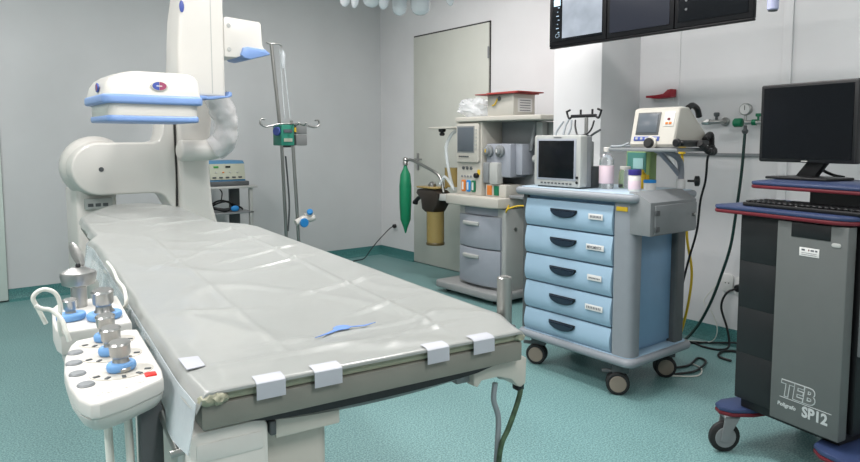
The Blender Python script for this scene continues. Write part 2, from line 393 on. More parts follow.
# pedestal under the near-left corner
ped = prism(rr(-.015, .212, .05, .75, .02), 0.0, .78, bev=.008)
pd = obj('pedestal', ped, 'warmwhite', tab)
obj('pedestal_cover', prism(rr(-.024, .097, .65, .783, [.016, .016, .01, .01]), .015, .12, 'y', bev=.006), 'white', pd)
obj('pedestal_cover', prism(rr(.110, .222, .742, .786, [.004]*4), .02, .12, 'y', bev=.003), 'warmwhite', pd)
obj('inset_panel', prism(rr(-.014, .088, .735, .764, .004), .0135, .0153, 'y', bev=.001), 'cwhite', pd)
obj('inset_panel', box(.11, .20, .052, .062, .655, .722, bev=.003), 'lgrey', pd)
obj('latch', box(.099, .109, .012, .05, .752, .776, bev=.002), 'dgrey', pd)
obj('steel_column', box(.02, .2, .12, .6, .02, .5), 'dgrey', pd)
obj('base_plate', prism(rr(-.10, .40, .0, 1.1, .08), .0, .05, bev=.012), 'lgrey', tab)
# side rail, lever and control bracket
obj('side_rail', box(-.030, -.018, .30, 1.3, .765, .787, bev=.002, bm=box(-.02, .02, .32, .36, .770, .789, bm=box(-.02, .02, 1.0, 1.04, .770, .789))), 'steel', tab)
obj('clamp_lever', tube([(-.045, .20, .795), (-.040, .12, .765), (-.034, .06, .742)], .006, smooth=False, bm=cyl((-.044, .055, .741), (1, -.1, .12), .006, .04)), 'steel', tab)
obj('mounting_post', box(-.075, -.04, .14, .18, .42, .79, bev=.004), 'dgrey', tab)
br = obj('rail_bracket', prism([(.500, .750), (.510, .745), (.520, .756), (.560, .756), (.592, .745), (.608, .728), (.618, .724), (.630, .730), (.632, .782), (.622, .788), (.52, .786), (.500, .782)], .02, .075, 'y', bev=.005), 'warmwhite', tab)
obj('bracket_clamp', box(.470, .505, .035, .07, .753, .785, bev=.004, bm=box(.455, .475, .03, .06, .768, .786, bev=.002)), 'grey', br)
obj('socket', box(.617, .634, .03, .05, .712, .732, bev=.003), 'black', br)
obj('bracket_arm', box(.50, .6, .05, .3, .776, .795, bev=.003), 'lgrey', tab)
obj('bracket_cable', tube([(.570, .045, .735), (.567, .045, .70), (.579, .045, .66), (.577, .045, .60), (.571, .045, .5), (.572, .05, .25), (.56, .10, .03), (.5, .3, .008), (.35, .6, .02)], .0058), 'cablegrey', tab)
obj('bracket_cable', tube([(.628, .035, .715), (.622, .032, .70), (.610, .03, .675), (.593, .03, .64), (.573, .03, .60), (.566, .03, .5), (.565, .04, .25), (.55, .10, .03), (.48, .3, .01), (.35, .62, .02)], .0055), mat('green_black_cable', (62, 84, 60), .45, noise_amt=.5, scale=60), tab)
obj('accessory_post', cyl((.662, .135, .70), (0, 0, 1), .0165, .225, bev=.002, bm=cyl((.662, .135, .915), (0, 0, 1), .009, .012)), 'steel', tab)
obj('post_clamp', box(.628, .68, .115, .16, .79, .82, bev=.003), 'dgrey', tab)

# plastic sheet over the mattress
def hgt(x, y):
    p = Vector((x*3.2, y*1.5, .3))
    h = .0035*noise.noise(p)+.0016*noise.noise(Vector((x*9, y*5, 1.7)))
    r = 1-abs(noise.noise(Vector((x*2.0+y*2.2, y*1.2-x*2.5, 4.2))))*6
    if r > 0: h += .0035*r
    def crease(x0, y0, x1, y1, w_, a):
        d = Vector((x1-x0, y1-y0)); L_ = d.length; d /= L_
        q = Vector((x-x0, y-y0)); s = q.dot(d); n_ = abs(q.x*d.y-q.y*d.x)
        e = min(1, max(0, min(s, L_-s)/.08)); w_ = w_*1.25
        return a*e*math.exp(-(n_/w_)**2)
    for c in [(0, .10, .6, .12, .006, .003), (.08, .16, .6, .20, .006, .003), (.3, .03, .6, .26, .008, .003), (.47, .05, .50, 1.9, .007, .004), (.16, .05, .17, 1.7, .006, .002),
              (.30, .5, .61, .62, .008, .005), (.25, .85, .60, 1.05, .009, .006), (.25, 1.02, .61, 1.25, .008, .006), (.28, 1.35, .60, 1.55, .008, .006), (.35, 1.7, .60, 1.85, .01, .006),
              (.05, 1.0, .3, 1.3, .01, .003), (.0, .5, .25, .42, .01, .003), (.2, 2.05, .5, 2.2, .012, .005), (.1, 2.3, .45, 2.35, .015, .004), (.33, .28, .62, .38, .007, .004)]:
        h += crease(*c[:5], c[5]*1.15)
    return h
def sheet_bm():
    b = BM(); rows = []
    ny = 320
    for i in range(-3, ny+1):
        y = 3.25*max(i, 0)/ny
        a, c = xl(y)-.004, xr_(y)+.004
        yy = y-.006; drop = 0
        if i < 0: yy = -.0065; drop = -i*.0018
        row = []
        nx = 96
        dl = .024
        dr = .03
        for k in (4, 3, 2, 1):   # left hanging part
            f = k/4; fl = .004*sin(y*11+1)*f+.003*sin(y*27)*f
            row.append(b.verts.new((a-.010*f-abs(fl), yy, .848-dl*f-drop)))
        for k in range(nx+1):
            x = a+(c-a)*k/nx; e = min(1, min(k, nx-k)/5.0)
            e2 = min(1, max(0, y/.04)) if i >= 0 else 0
            row.append(b.verts.new((x, yy, .8505+hgt(x, y)*e*max(e2, .0)-(0.0025 if e == 0 else 0)-drop)))
        for k in (1, 2, 3):
            f = k/3; row.append(b.verts.new((c+.004*f+.006*f*abs(sin(y*13)), yy, .847-dr*f*(.4+.6*min(1, y/.1))-drop)))
        rows.append(row)
    for r0, r1 in zip(rows, rows[1:]):
        for j in range(len(r0)-1): b.faces.new((r0[j], r0[j+1], r1[j+1], r1[j]))
    return b
sh = thing('plastic_sheet', 'wrinkled pale grey plastic sheet covering the patient table, taped at the near end', 'sheet', (TL[0], TL[1], .85), TR)
def shift(bm, dz=-.85):
    bmesh.ops.translate(bm, vec=(0, 0, dz), verts=bm.verts); return bm
obj('sheet_surface', shift(sheet_bm()), 'sheet', sh, ang=80)
def tape_front(x0, x1):
    P = [(.016, .8532), (.008, .8530), (-.004, .8520), (-.0098, .8490), (-.0102, .835), (-.0102, .824)]
    rings = [[(x0, y, z), (x1, y, z), (x1, y+.0005, z+.0006), (x0, y+.0005, z+.0006)] for y, z in P]
    return shift(loft(rings))
rings = []
for i in range(61):
    y = -.006+1.86*i/60; x = xl(max(y, 0)); q = .004*sin(y*9)+.003*sin(y*31)
    rings.append([(x-.016, y, .836), (x-.022-q, y, .80), (x-.030-q*1.5, y, .762+.01*sin(y*5)), (x-.0312-q*1.5, y, .762+.01*sin(y*5)), (x-.0232-q, y, .80), (x-.0172, y, .836)])
obj('clear_skirt', shift(loft(rings)), 'film', sh, label='translucent plastic skirt along the left edge')
for x0, x1 in ((.072, .118), (.166, .214), (.378, .424), (.478, .526)): obj('tape_strip', tape_front(x0, x1), 'tape', sh)
obj('tape_strip', shift(prism([(-.01, .165), (.022, .16), (.022, .105), (-.008, .10)], .8525, .8545, bev=.0004)), 'tape', sh)
# folded cream corners of the mattress cover
for x0, y0, w_ in ((.004, .000, .016), (.596, .004, .012), (.018, -.003, .012)):
    b = BM(); bmesh.ops.create_icosphere(b, subdivisions=3, radius=1)
    for v in b.verts:
        c = v.co*(1+.35*noise.noise(v.co*2.1+Vector((x0*30, 0, 0)))); v.co = Vector((x0+c.x*w_, y0+c.y*.011, .838+c.z*.010))
    obj('folded_corner', shift(b), 'pad', sh)
b = BM()
pts = [(.228, .148), (.262, .168), (.281, .180), (.284, .194), (.296, .204), (.310, .203), (.318, .194), (.318, .184), (.345, .178), (.374, .186), (.345, .174), (.316, .178), (.306, .172), (.288, .172), (.262, .163)]
vs = [b.verts.new((x, y+.0, .8550+hgt(x, y)*.5-.85)) for x, y in pts]; b.faces.new(vs)
r_ = bmesh.ops.extrude_face_region(b, geom=b.faces[:]); bmesh.ops.translate(b, vec=(0, 0, -.0012), verts=[v for v in r_['geom'] if isinstance(v, bmesh.types.BMVert)])
bmesh.ops.recalc_face_normals(b, faces=b.faces[:])
obj('blue_print', b, 'bluemark', sh, label='small blue printed mark near the near end of the sheet')

# ------------------------------------------------------------------ tableside consoles (same local frame)
def chrome_knob(parent, x, y, z, r, h, base_r, blue=True, tilt=(-.05, -.08, 1), s=-.85):
    k = obj('joystick', lathe([(r*1.05, 0), (r*1.1, h*.12), (r*.72, h*.3), (r*.66, h*.44), (r*.88, h*.54), (r*.92, h*.9), (r*1.0, h*.94), (r*.86, h), (r*.3, h*1.0)], (x, y, z), tilt), 'chrome', parent)
    if blue: obj('joystick_base', prism([(x+base_r*cos(a)-base_r*.15*sin(a), y+base_r*.22*cos(a)+base_r*.82*sin(a)) for a in [2*pi*i/20 for i in range(20)]], z-.003, z+.013, bev=.006, seg=3), 'knobblue', k)
    return k
c1 = thing('control_console', 'white tableside control console with three chrome joysticks and a red button', 'control console', (TL[0], TL[1], 0), TR)
top = [(-.150, .050), (-.138, .046), (-.10, .062), (-.05, .098), (-.042, .108), (-.038, .15), (-.040, .415), (-.06, .425), (-.15, .395), (-.160, .37), (-.172, .30), (-.176, .22), (-.172, .14), (-.163, .08)]
obj('housing', prism(top, .820, .847, bev=.006, seg=3), 'cwhite', c1)
rings = []
for z, s_c in ((.8205, .985), (.810, .96), (.795, .86), (.782, .70), (.776, .5)):
    rings.append([(-.105+(x+.105)*s_c, .24+(y-.24)*s_c, z) for x, y in top])
obj('lower_hull', loft(rings), 'cwhite', c1, ang=70)
for (x, y) in ((-.096, .165), (-.100, .262), (-.100, .355)):
    obj('keypad_plate', prism([(x+.048*cos(a), y+.036*sin(a)) for a in [2*pi*i/22 for i in range(22)]], .8455, .8485, bev=.001), 'warmwhite', c1)
    chrome_knob(c1, x, y+.004, .851, .0175, .047, .0225)
    for q in range(5):
        a = R(200+35*q); obj('key', box(-.005, .005, -.003, .003, 0, .002, bev=.0006, mtx=Matrix.Translation((x+.040*cos(a), y+.030*sin(a), .848)) @ Matrix.Rotation(a, 4, 'Z')), 'dgrey', c1)
for (x, y) in ((-.150, .13), (-.158, .19), (-.160, .25), (-.155, .31)):
    obj('round_button', lathe([(.0125, 0), (.0130, .002), (.011, .0045)], (x, y, .846)), 'grey', c1)
for (x, y) in ((-.125, .085), (-.10, .092), (-.078, .105), (-.14, .08)):
    obj('white_button', lathe([(.0075, 0), (.007, .002), (.005, .0035)], (x, y, .846)), 'white', c1)
obj('red_button', box(-.067, -.050, .118, .134, .846, .850, bev=.001), mat('red_button', (214, 40, 34), .4), c1)
for x, y in ((-.12, .17), (-.09, .17)):
    obj('hanging_cable', tube([(x, y, .80), (x+.002, y, .70), (x+.004, y-.005, .60), (x+.01, y, .3), (x+.03, y+.05, .03), (x+.1, y+.2, .01)], .0065), 'whitecable', c1)
c2 = thing('control_console', 'smaller white control console behind the first, with large chrome bell knob', 'control console', (TL[0], TL[1], 0), TR)
top2 = [(-.172, .455), (-.044, .470), (-.044, .735), (-.165, .735), (-.182, .68), (-.184, .56), (-.18, .49)]
obj('housing', prism(top2, .802, .850, bev=.006, seg=3), 'cwhite', c2)
obj('lower_hull', prism([(-.11+(x+.11)*.8, .6+(y-.6)*.85) for x, y in top2], .76, .8015, bev=.008), 'lgrey', c2)
chrome_knob(c2, -.090, .520, .853, .0225, .060, .034)
chrome_knob(c2, -.150, .545, .853, .014, .042, .028)
k = obj('bell_knob', lathe([(.016, 0), (.016, .045), (.033, .052), (.037, .072), (.036, .079), (.015, .089), (.004, .090)], (-.128, .66, .850)), 'chrome', c2)
obj('bell_stud', lathe([(.005, 0), (.005, .006), (.003, .009)], (-.128, .66, .939)), 'black', k)
obj('side_lever', prism([(.012*cos(a), .032*sin(a)) for a in [2*pi*i/16 for i in range(16)]], -.003, .003, mtx=Matrix.Translation((-.125, .745, .955)) @ Matrix.Rotation(R(78), 4, 'X') @ Matrix.Rotation(R(20), 4, 'Z'), bev=.001,
    bm=cyl((-.125, .75, .82), (0, 0, 1), .004, .11)), 'steel', c2)
obj('looped_cable', tube([(-.196, .45, .872), (-.208, .45, .904), (-.215, .45, .924), (-.206, .45, .936), (-.192, .45, .938), (-.177, .45, .927), (-.171, .45, .903), (-.174, .45, .875), (-.172, .455, .85), (-.165, .47, .83)], .0042), 'whitecable', c2)
obj('looped_cable', tube([(-.212, .42, .916), (-.202, .42, .909), (-.186, .42, .903), (-.171, .41, .886), (-.164, .40, .862), (-.160, .40, .846)], .0042), 'whitecable', c2)
obj('white_strap', tube([(-.03, 1.13, .866), (-.03, .965, .871), (-.035, .804, .872), (-.036, .66, .878), (-.038, .62, .852), (-.042, .70, .82), (-.046, .72, .80)], .004), 'whitecable', c2)

# ------------------------------------------------------------------ C-arm
ca = thing('c_arm_x_ray_machine', 'large white C-arm x-ray machine with blue bumpers over the head of the table', 'x-ray machine', (.82, 4.5, 0))
W('floor_column', prism(rr(.76, .99, 4.46, 4.85, .03), .0, .92, bev=.008), 'white', ca)
W('floor_base', prism(rr(.74, 1.5, 4.4, 5.0, .08), .0, .06, bev=.015), 'lgrey', ca)
W('cable_plate', box(.80, .955, 4.425, 4.46, .80, .865, bev=.003), 'lgrey', ca)
for k in range(3): W('cable_slot', box(.815+k*.042, .845+k*.042, 4.421, 4.426, .815, .835, bev=.001), 'dgrey', ca)
# rear pivot disc, tapering forward to the front plate
W('pivot_disc', lathe([(.185, 0), (.195, .015), (.195, .10), (.188, .14), (.165, .20)], (.888, 4.62, 1.055), (0, -1, 0), n=48), 'white', ca)
pts = [(.866+.158*cos(R(a)), 1.052+.158*sin(R(a))) for a in range(90, 271, 10)]
pts += [(1.17, .894), (1.205, .888), (1.235, .865), (1.262, .815), (1.275, .795), (1.300, .795), (1.306, 1.0), (1.300, 1.345), (1.232, 1.345), (1.222, 1.26), (1.205, 1.222), (1.17, 1.212)]
arm = W('l_arm', prism(pts, 4.28, 4.50, 'y', bev=.014, seg=3), 'white', ca)
W('plug', cyl((.868, 4.279, 1.05), (0, -1, 0), .014, .003), 'dgrey', arm)
W('pivot_seam', box(1.300, 1.318, 4.30, 4.5, .80, 1.34), 'gap', ca)
# C body
cb = [(1.318, .35), (1.40, .28), (1.56, .30), (1.60, .5), (1.555, .70), (1.530, .80), (1.520, .95), (1.515, 1.1), (1.53, 1.28), (1.56, 1.5), (1.56, 1.9), (1.36, 1.9), (1.34, 1.5), (1.318, 1.35)]
W('c_body', prism(cb, 4.25, 4.60, 'y', bev=.03, seg=4), 'white', ca)
W('tube_housing', prism(rr(.75, 1.4, 3.9, 4.3, .08), .28, .52, bev=.03, seg=3), 'white', ca)
# white cable sleeve with plastic wrap
sl = tube([(1.305, 4.16, 1.160), (1.38, 4.155, 1.160), (1.46, 4.14, 1.162), (1.525, 4.12, 1.18), (1.56, 4.09, 1.23), (1.565, 4.08, 1.32), (1.53, 4.06, 1.42), (1.46, 4.04, 1.56)], .066, n=24, k=6)
s_ = W('cable_sleeve', sl, 'white', ca)
sphere((1.305, 4.16, 1.160), .066, (.45, 1, 1), n=24, bm=(bb := BM()))
W('sleeve_cap', bb, 'white', ca)
wr = tube([(1.50, 4.125, 1.172), (1.552, 4.09, 1.22), (1.566, 4.08, 1.32), (1.532, 4.06, 1.42), (1.49, 4.05, 1.50)], .08, n=28, k=9, radii=lambda t: .076+.004*sin(t*19)*sin(t*9+1))
for v in wr.verts: v.co += Vector((noise.noise(v.co*22), noise.noise(v.co*22+Vector((5, 0, 0))), noise.noise(v.co*22+Vector((0, 7, 0)))))*.010
W('plastic_wrap', wr, 'wrap', s_)
# detector lift housing
prof = [(1.165, 1.470), (1.158, 1.60), (1.160, 1.75), (1.170, 1.90), (1.195, 2.06), (1.23, 2.22), (1.27, 2.34), (1.42, 2.36), (1.424, 1.470)]
lh = W('lift_housing', prism(prof, 3.70, 3.93, 'y', bev=.022, seg=4), 'white', ca)
W('side_seam', box(1.342, 1.347, 3.699, 3.705, 1.49, 2.34), 'lgrey', lh)
W('base_bumper', prism([(1.30, 1.452), (1.435, 1.470), (1.455, 1.478), (1.455, 1.500), (1.44, 1.505), (1.43, 1.480), (1.30, 1.470)], 3.69, 3.94, 'y', bev=.004), 'blueb', lh)
e1 = W('oval_emblem', prism([(1.185+.013*cos(a), 1.955+.032*sin(a)) for a in [2*pi*i/20 for i in range(20)]], 3.693, 3.7015, 'y', bev=.002), 'emblemblue', lh)
# detector
dx0, dx1, dy0, dy1 = .688, 1.132, 3.25, 3.70
rings = []
for z, ins, r in ((1.435, 0.0, .05), (1.475, .0, .055), (1.515, .010, .06), (1.538, .028, .07), (1.550, .055, .08), (1.555, .10, .08)):
    rings.append([(x, y, z-(.035*max(0, (dx0+.16-x)/.16)**1.5 if z > 1.45 else 0)) for x, y in rr(dx0+ins, dx1-ins*.4, dy0+ins, dy1-ins*.5, r, 6)])
dt = W('detector_housing', loft(rings), 'white', ca, ang=60)
W('upper_bumper', prism(rr(dx0-.010, dx1+.010, dy0-.010, dy1+.010, .055, 6), 1.394, 1.437, bev=.012, seg=3), 'blueb', dt)
W('detector_neck', prism(rr(dx0+.016, dx1-.012, dy0+.014, dy1-.02, .05, 6), 1.338, 1.396, bev=.003), 'white', dt)
W('lower_bumper', prism(rr(dx0+.012, dx1-.005, dy0+.012, dy1-.01, .05, 6), 1.310, 1.342, bev=.011, seg=3), 'blueb', dt)
W('detector_arm', box(1.08, 1.31, 3.68, 3.93, 1.455, 1.474, bev=.006), 'blueb', ca)
def emblem(c, n_, rx, rz, parent):
    if n_ == 'y':
        e = W('oval_emblem', prism([(c[0]+rx*cos(a), c[2]+rz*sin(a)) for a in [2*pi*i/24 for i in range(24)]], c[1]-.005, c[1]+.002, 'y', bev=.002), 'warmwhite', parent)
        W('emblem_half', prism([(c[0]-.001+rx*.78*cos(a), c[2]+rz*.78*sin(a)) for a in [pi/2+pi*i/12 for i in range(13)]], c[1]-.0065, c[1]-.004, 'y'), 'emblemblue', e)
        W('emblem_half', prism([(c[0]+.001+rx*.78*cos(a), c[2]+rz*.78*sin(a)) for a in [-pi/2+pi*i/12 for i in range(13)]], c[1]-.0065, c[1]-.004, 'y'), 'emblemred', e)
        W('emblem_letters', box(c[0]-rx*.35, c[0]+rx*.3, c[1]-.0075, c[1]-.006, c[2]-.002, c[2]+.002), 'paper', e)
    else:
        e = W('oval_emblem', prism([(c[1]+rx*cos(a), c[2]+rz*sin(a)) for a in [2*pi*i/24 for i in range(24)]], c[0]-.005, c[0]+.002, 'x', bev=.002), 'emblemblue', parent)
        W('emblem_half', prism([(c[1]+rx*.7*cos(a), c[2]+rz*.7*sin(a)) for a in [pi/2+pi*i/12 for i in range(13)]], c[0]-.0065, c[0]-.004, 'x'), 'emblemred', e)
emblem((.925, dy0, 1.480), 'y', .040, .025, dt)
emblem((dx0, 3.40, 1.470), 'x', .030, .022, dt)
# collision sensor box on the right of the lift
sb = W('side_box', prism([(1.425, 1.705), (1.425, 1.925), (1.445, 1.935), (1.645, 1.925), (1.655, 1.915), (1.662, 1.79), (1.690, 1.745), (1.690, 1.735), (1.52, 1.715), (1.50, 1.705)], 3.72, 3.95, 'y', bev=.008), 'white', ca)
W('blue_bumper', prism([(1.520, 1.722), (1.535, 1.765), (1.56, 1.772), (1.672, 1.765), (1.700, 1.745), (1.700, 1.735), (1.62, 1.712), (1.58, 1.700), (1.54, 1.705)], 3.70, 3.96, 'y', bev=.008), 'blueb', sb)
for z in (1.75, 1.885): W('screw', cyl((1.455, 3.719, z), (0, -1, 0), .012, .004, bev=.001), 'lgrey', sb)

# ------------------------------------------------------------------ electrosurgical unit on its small stand
st = thing('shelf_stand', 'small grey metal stand with two shelves against the back wall', 'stand', (2.04, 5.35, 0))
W('shelf', box(1.83, 2.27, 5.24, 5.62, .825, .845, bev=.003), 'lgrey', st)
W('shelf', box(1.85, 2.24, 5.26, 5.60, .610, .626, bev=.003), 'grey', st)
W('shelf', box(1.85, 2.24, 5.26, 5.60, .15, .166, bev=.003), 'grey', st)
for x0 in (1.85, 2.205): W('post', box(x0, x0+.03, 5.26, 5.29, 0, .824, bev=.002), 'lgrey', st)
for x0 in (1.85, 2.14): W('post', box(x0, x0+.09, 5.54, 5.57, 0, .824, bev=.002), 'dgrey', st)
eu = thing('electrosurgical_unit', 'blue and beige electrosurgical unit on the top shelf of the small stand', 'medical device', (2.03, 5.4, .847))
W('body', prism([(5.30, .885), (5.32, 1.035), (5.35, 1.055), (5.58, 1.055), (5.58, .885)], 1.86, 2.19, 'x', bev=.006), 'esublue', eu)
W('front_panel', prism([(5.294, .90), (5.314, 1.030), (5.320, 1.030), (5.302, .90)], 1.885, 2.185, 'x', bev=.001), 'beige', eu)
W('foot_frame', box(1.88, 2.21, 5.27, 5.58, .8455, .884, bev=.008), 'dgrey', eu)
W('display', box(1.92, 1.96, 5.305, 5.314, .998, 1.012), mat('green_led', (60, 150, 70), .4), eu)
W('display', box(2.02, 2.06, 5.305, 5.314, .998, 1.012), 'screen', eu)
for k in range(5): W('socket', box(1.905+k*.055, 1.935+k*.055, 5.290, 5.300, .912, .924, bev=.001), 'dgrey', eu)
for k in range(4): W('button', box(1.93+k*.06, 1.945+k*.06, 5.298, 5.309, .955, .965, bev=.001), 'orange' if k == 1 else 'lgrey', eu)
cs = BM()
tube([(1.88, 5.38, .65), (1.95, 5.33, .70), (2.05, 5.35, .71), (2.1, 5.38, .66), (2.0, 5.32, .65), (1.9, 5.34, .68), (2.0, 5.37, .72), (2.15, 5.36, .66), (2.18, 5.35, .635)], .008, bm=cs)
tube([(1.87, 5.40, .64), (1.92, 5.30, .66), (2.0, 5.29, .64), (2.08, 5.31, .66), (2.13, 5.33, .64)], .012, bm=cs)
tube([(2.0, 5.37, .72), (2.02, 5.40, .78), (2.02, 5.45, .81)], .005, bm=cs)
tube([(1.88, 5.25, .635), (1.885, 5.225, .60), (1.90, 5.225, .50), (1.95, 5.225, .40)], .006, bm=cs)
ck = obj('coiled_cable', cs, 'black'); tag(ck, 'tangle of black cables on the lower shelf of the small stand', 'cable')
tag(obj('blue_connector', sphere((2.08, 5.275, .655), .028, (1.3, .6, .9)), 'bluecap'), 'bright blue connector lying among the black cables on the stand', 'connector')

# ------------------------------------------------------------------ drip stands with pumps
iv = thing('drip_stand', 'taller steel drip stand, left one, without hooks on its crossbar', 'drip stand', (2.37, 4.9, 0))
W('pole', tube([(2.375, 4.9, .06), (2.335, 4.9, 1.2), (2.262, 4.9, 1.99)], .014, smooth=False), 'steel', iv)
W('top_hook', tube([(2.22, 4.9, 2.0), (2.25, 4.9, 1.99), (2.30, 4.9, 1.995), (2.345, 4.9, 1.985), (2.35, 4.9, 1.965)], .006), 'steel', iv)
for k in range(5):
    a = 2*pi*k/5+.3; W('foot', tube([(2.375, 4.9, .08), (2.375+.13*cos(a), 4.9+.13*sin(a), .07), (2.375+.27*cos(a), 4.9+.27*sin(a), .02)], .012), 'steel', iv)
bag = lathe([(.004, 0), (.012, .02), (.018, .05), (.018, .11), (.012, .13), (.004, .14)], (2.345, 4.87, 1.80), (0.02, 0, 1), n=14)
b1 = tag(obj('infusion_line', tube([(2.35, 4.88, 1.95), (2.37, 4.87, 1.7), (2.39, 4.87, 1.5), (2.40, 4.87, 1.4)], .004, k=8, bm=tube([(2.33, 4.89, 1.95), (2.345, 4.88, 1.6), (2.35, 4.86, 1.4)], .004, bm=bag)), 'clear'),
    'clear drip chamber and tubing hanging from the left drip stand', 'infusion line')
iv2 = thing('drip_stand', 'shorter steel drip stand with a wide four-hook crossbar', 'drip stand', (2.38, 4.7, 0))
W('pole', tube([(2.385, 4.7, .06), (2.36, 4.7, .7), (2.325, 4.7, 1.38)], .013, smooth=False), 'steel', iv2)
hk = BM()
for s in (-1, 1):
    tube([(2.32, 4.7, 1.355), (2.32+s*.10, 4.7, 1.350), (2.32+s*.17, 4.7, 1.335), (2.32+s*.215, 4.7, 1.33), (2.32+s*.25, 4.7, 1.35), (2.32+s*.245, 4.7, 1.385), (2.32+s*.215, 4.7, 1.385)], .007, bm=hk)
    tube([(2.32, 4.7, 1.352), (2.32+s*.02, 4.7-.10, 1.350), (2.32+s*.03, 4.7-.17, 1.34), (2.32+s*.03, 4.7-.2, 1.36)], .006, bm=hk)
W('hook_crossbar', hk, 'chrome', iv2)
for k in range(5):
    a = 2*pi*k/5; W('foot', tube([(2.385, 4.7, .08), (2.385+.12*cos(a), 4.7+.12*sin(a), .09), (2.385+.25*cos(a), 4.7+.25*sin(a), .03)], .012), 'steel', iv2)
W('hanging_tube', tube([(2.30, 4.76, 1.1), (2.315, 4.76, .9), (2.325, 4.76, .7), (2.31, 4.76, .5)], .007), 'dgrey', iv2)
ip = thing('infusion_pump', 'green infusion pump clamped on the drip stands, left of the grey one', 'infusion pump', (2.27, 4.75, 1.2))
W('body', prism(rr(2.215, 2.325, 1.185, 1.345, .008), 4.65, 4.80, 'y', bev=.004), 'pumpgreen', ip)
W('display', box(2.235, 2.305, 4.644, 4.651, 1.285, 1.31), 'lcdgrey', ip)
W('display', box(2.235, 2.305, 4.644, 4.651, 1.215, 1.24), 'beige', ip)
W('knob', cyl((2.215, 4.70, 1.295), (-1, -.5, 0), .034, .03, bev=.004), 'emblemblue', ip)
W('clamp', box(2.26, 2.31, 4.68, 4.72, 1.17, 1.214, bev=.003), 'dgrey', ip)
ip2 = thing('infusion_pump', 'grey box infusion pump on the right side of the drip stands', 'infusion pump', (2.39, 4.7, 1.2))
W('body', box(2.345, 2.44, 4.66, 4.78, 1.275, 1.35, bev=.004), 'pumpgrey', ip2)
W('body', box(2.345, 2.44, 4.66, 4.78, 1.185, 1.271, bev=.004), 'pumpgrey', ip2)
W('yellow_sticker', box(2.325, 2.344, 4.655, 4.66, 1.29, 1.325), 'yellow', ip2)
cl = thing('tap_clamp', 'white three-way tap clamp with blue knobs low on the drip stand', 'clamp', (2.40, 4.66, .56))
W('tap_body', tube([(2.325, 4.655, .575), (2.36, 4.655, .59), (2.40, 4.655, .605), (2.46, 4.655, .60), (2.49, 4.655, .61)], .026, k=5, n=12), 'white', cl)
W('wing', box(2.40, 2.48, 4.64, 4.67, .615, .645, bev=.006, mtx=None), 'white', cl)
W('blue_knob', cyl((2.385, 4.635, .575), (0, -1, 0), .036, .02, bev=.004), 'bluecap', cl)
W('blue_knob', cyl((2.445, 4.64, .65), (-.4, -.6, .5), .024, .025, bev=.004), 'bluecap', cl)

# ------------------------------------------------------------------ anaesthesia machine
am = thing('anaesthesia_machine', 'tall grey and white anaesthesia machine in front of the grey door', 'anaesthesia machine', (3.5, 3.75, 0))
W('wheeled_base', prism(rr(3.28, 3.80, 3.36, 4.09, [.03, .03, .09, .05], 8), .035, .095, bev=.015, seg=3), 'basegrey', am)
for x, y in ((3.36, 3.45), (3.36, 4.0), (3.72, 3.45), (3.72, 4.0)): W('castor', cyl((x, y-.015, .035), (0, 1, 0), .035, .03, bev=.006), 'rubber', am)
def bowed(x, y0, y1, depth, bow, n=10):
    pts = [(x-bow*(1-(2*k/n-1)**2), y0+(y1-y0)*k/n) for k in range(n+1)]
    return pts+[(x+depth, y1), (x+depth, y0)]
W('drawer_cabinet', prism(rr(3.395, 3.74, 3.40, 3.92, .02), .095, .715, bev=.004), 'lgrey', am)
W('upper_skirt', prism(bowed(3.40, 3.46, 3.87, .1, .03), .655, .713, bev=.003), 'midgrey', am)
for z0, z1 in ((.405, .650), (.118, .396)):
    dr = W('drawer', prism(bowed(3.378, 3.435, 3.893, .12, .045), z0, z1, bev=.006), 'midgrey', am)
    W('drawer_handle', prism(bowed(3.325, 3.62, 3.80, .03, .012), z1-.075, z1-.045, bev=.008, seg=3), 'lgrey', dr)
W('lock', cyl((3.50, 3.399, .56), (0, -1, 0), .015, .005), 'steel', am)
W('worktop', prism([(3.30, 3.47), (3.325, 3.41), (3.37, 3.39), (3.60, 3.39), (3.60, 4.02), (3.36, 4.02), (3.33, 4.01), (3.305, 3.96)], .722, .800, bev=.010, seg=3), 'warmwhite', am)
W('side_shelf', box(3.42, 3.62, 3.25, 3.388, .80, .822, bev=.004), 'grey', am)
W('back_panel', box(3.62, 3.72, 3.35, 3.95, .715, 1.375, bev=.004), 'lgrey', am)
W('side_column', box(3.56, 3.62, 3.20, 3.26, .1, 1.36, bev=.006, bm=box(3.64, 3.75, 3.12, 3.34, .10, 1.36, bev=.01)), 'lgrey', am)
W('top_shelf', prism([(3.36, 3.93), (3.36, 3.50), (3.39, 3.20), (3.42, 3.09), (3.75, 3.05), (3.75, 3.95)], 1.368, 1.405, bev=.008, seg=3), 'warmwhite', am)
# control tower on the left
tw = W('control_tower', box(3.39, 3.62, 3.655, 3.945, .80, 1.368, bev=.006), 'warmwhite', am)
mp = W('display_panel', prism(rr(3.668, 3.93, 1.055, 1.355, .02), 3.368, 3.392, 'x', bev=.004), 'warmwhite', tw)
W('display', box(3.362, 3.369, 3.725, 3.905, 1.14, 1.325, bev=.002), 'lcdgrey', mp)
W('display_bezel', box(3.365, 3.3675, 3.715, 3.915, 1.13, 1.335), 'grey', mp)
for k in range(5): W('key', box(3.362, 3.369, 3.78+k*.024, 3.795+k*.024, 1.095, 1.105), 'dgrey', mp)
for k in range(6): W('key', box(3.362, 3.369, 3.69, 3.705, 1.16+k*.028, 1.172+k*.028), 'lgrey', mp)
W('dial', cyl((3.39, 3.70, .955), (-1, 0, 0), .020, .03, bev=.003), 'black', tw)
for k in range(3): W('dial', cyl((3.39, 3.86-k*.045, 1.01), (-1, 0, 0), .013, .012, bev=.002), 'dgrey', tw)
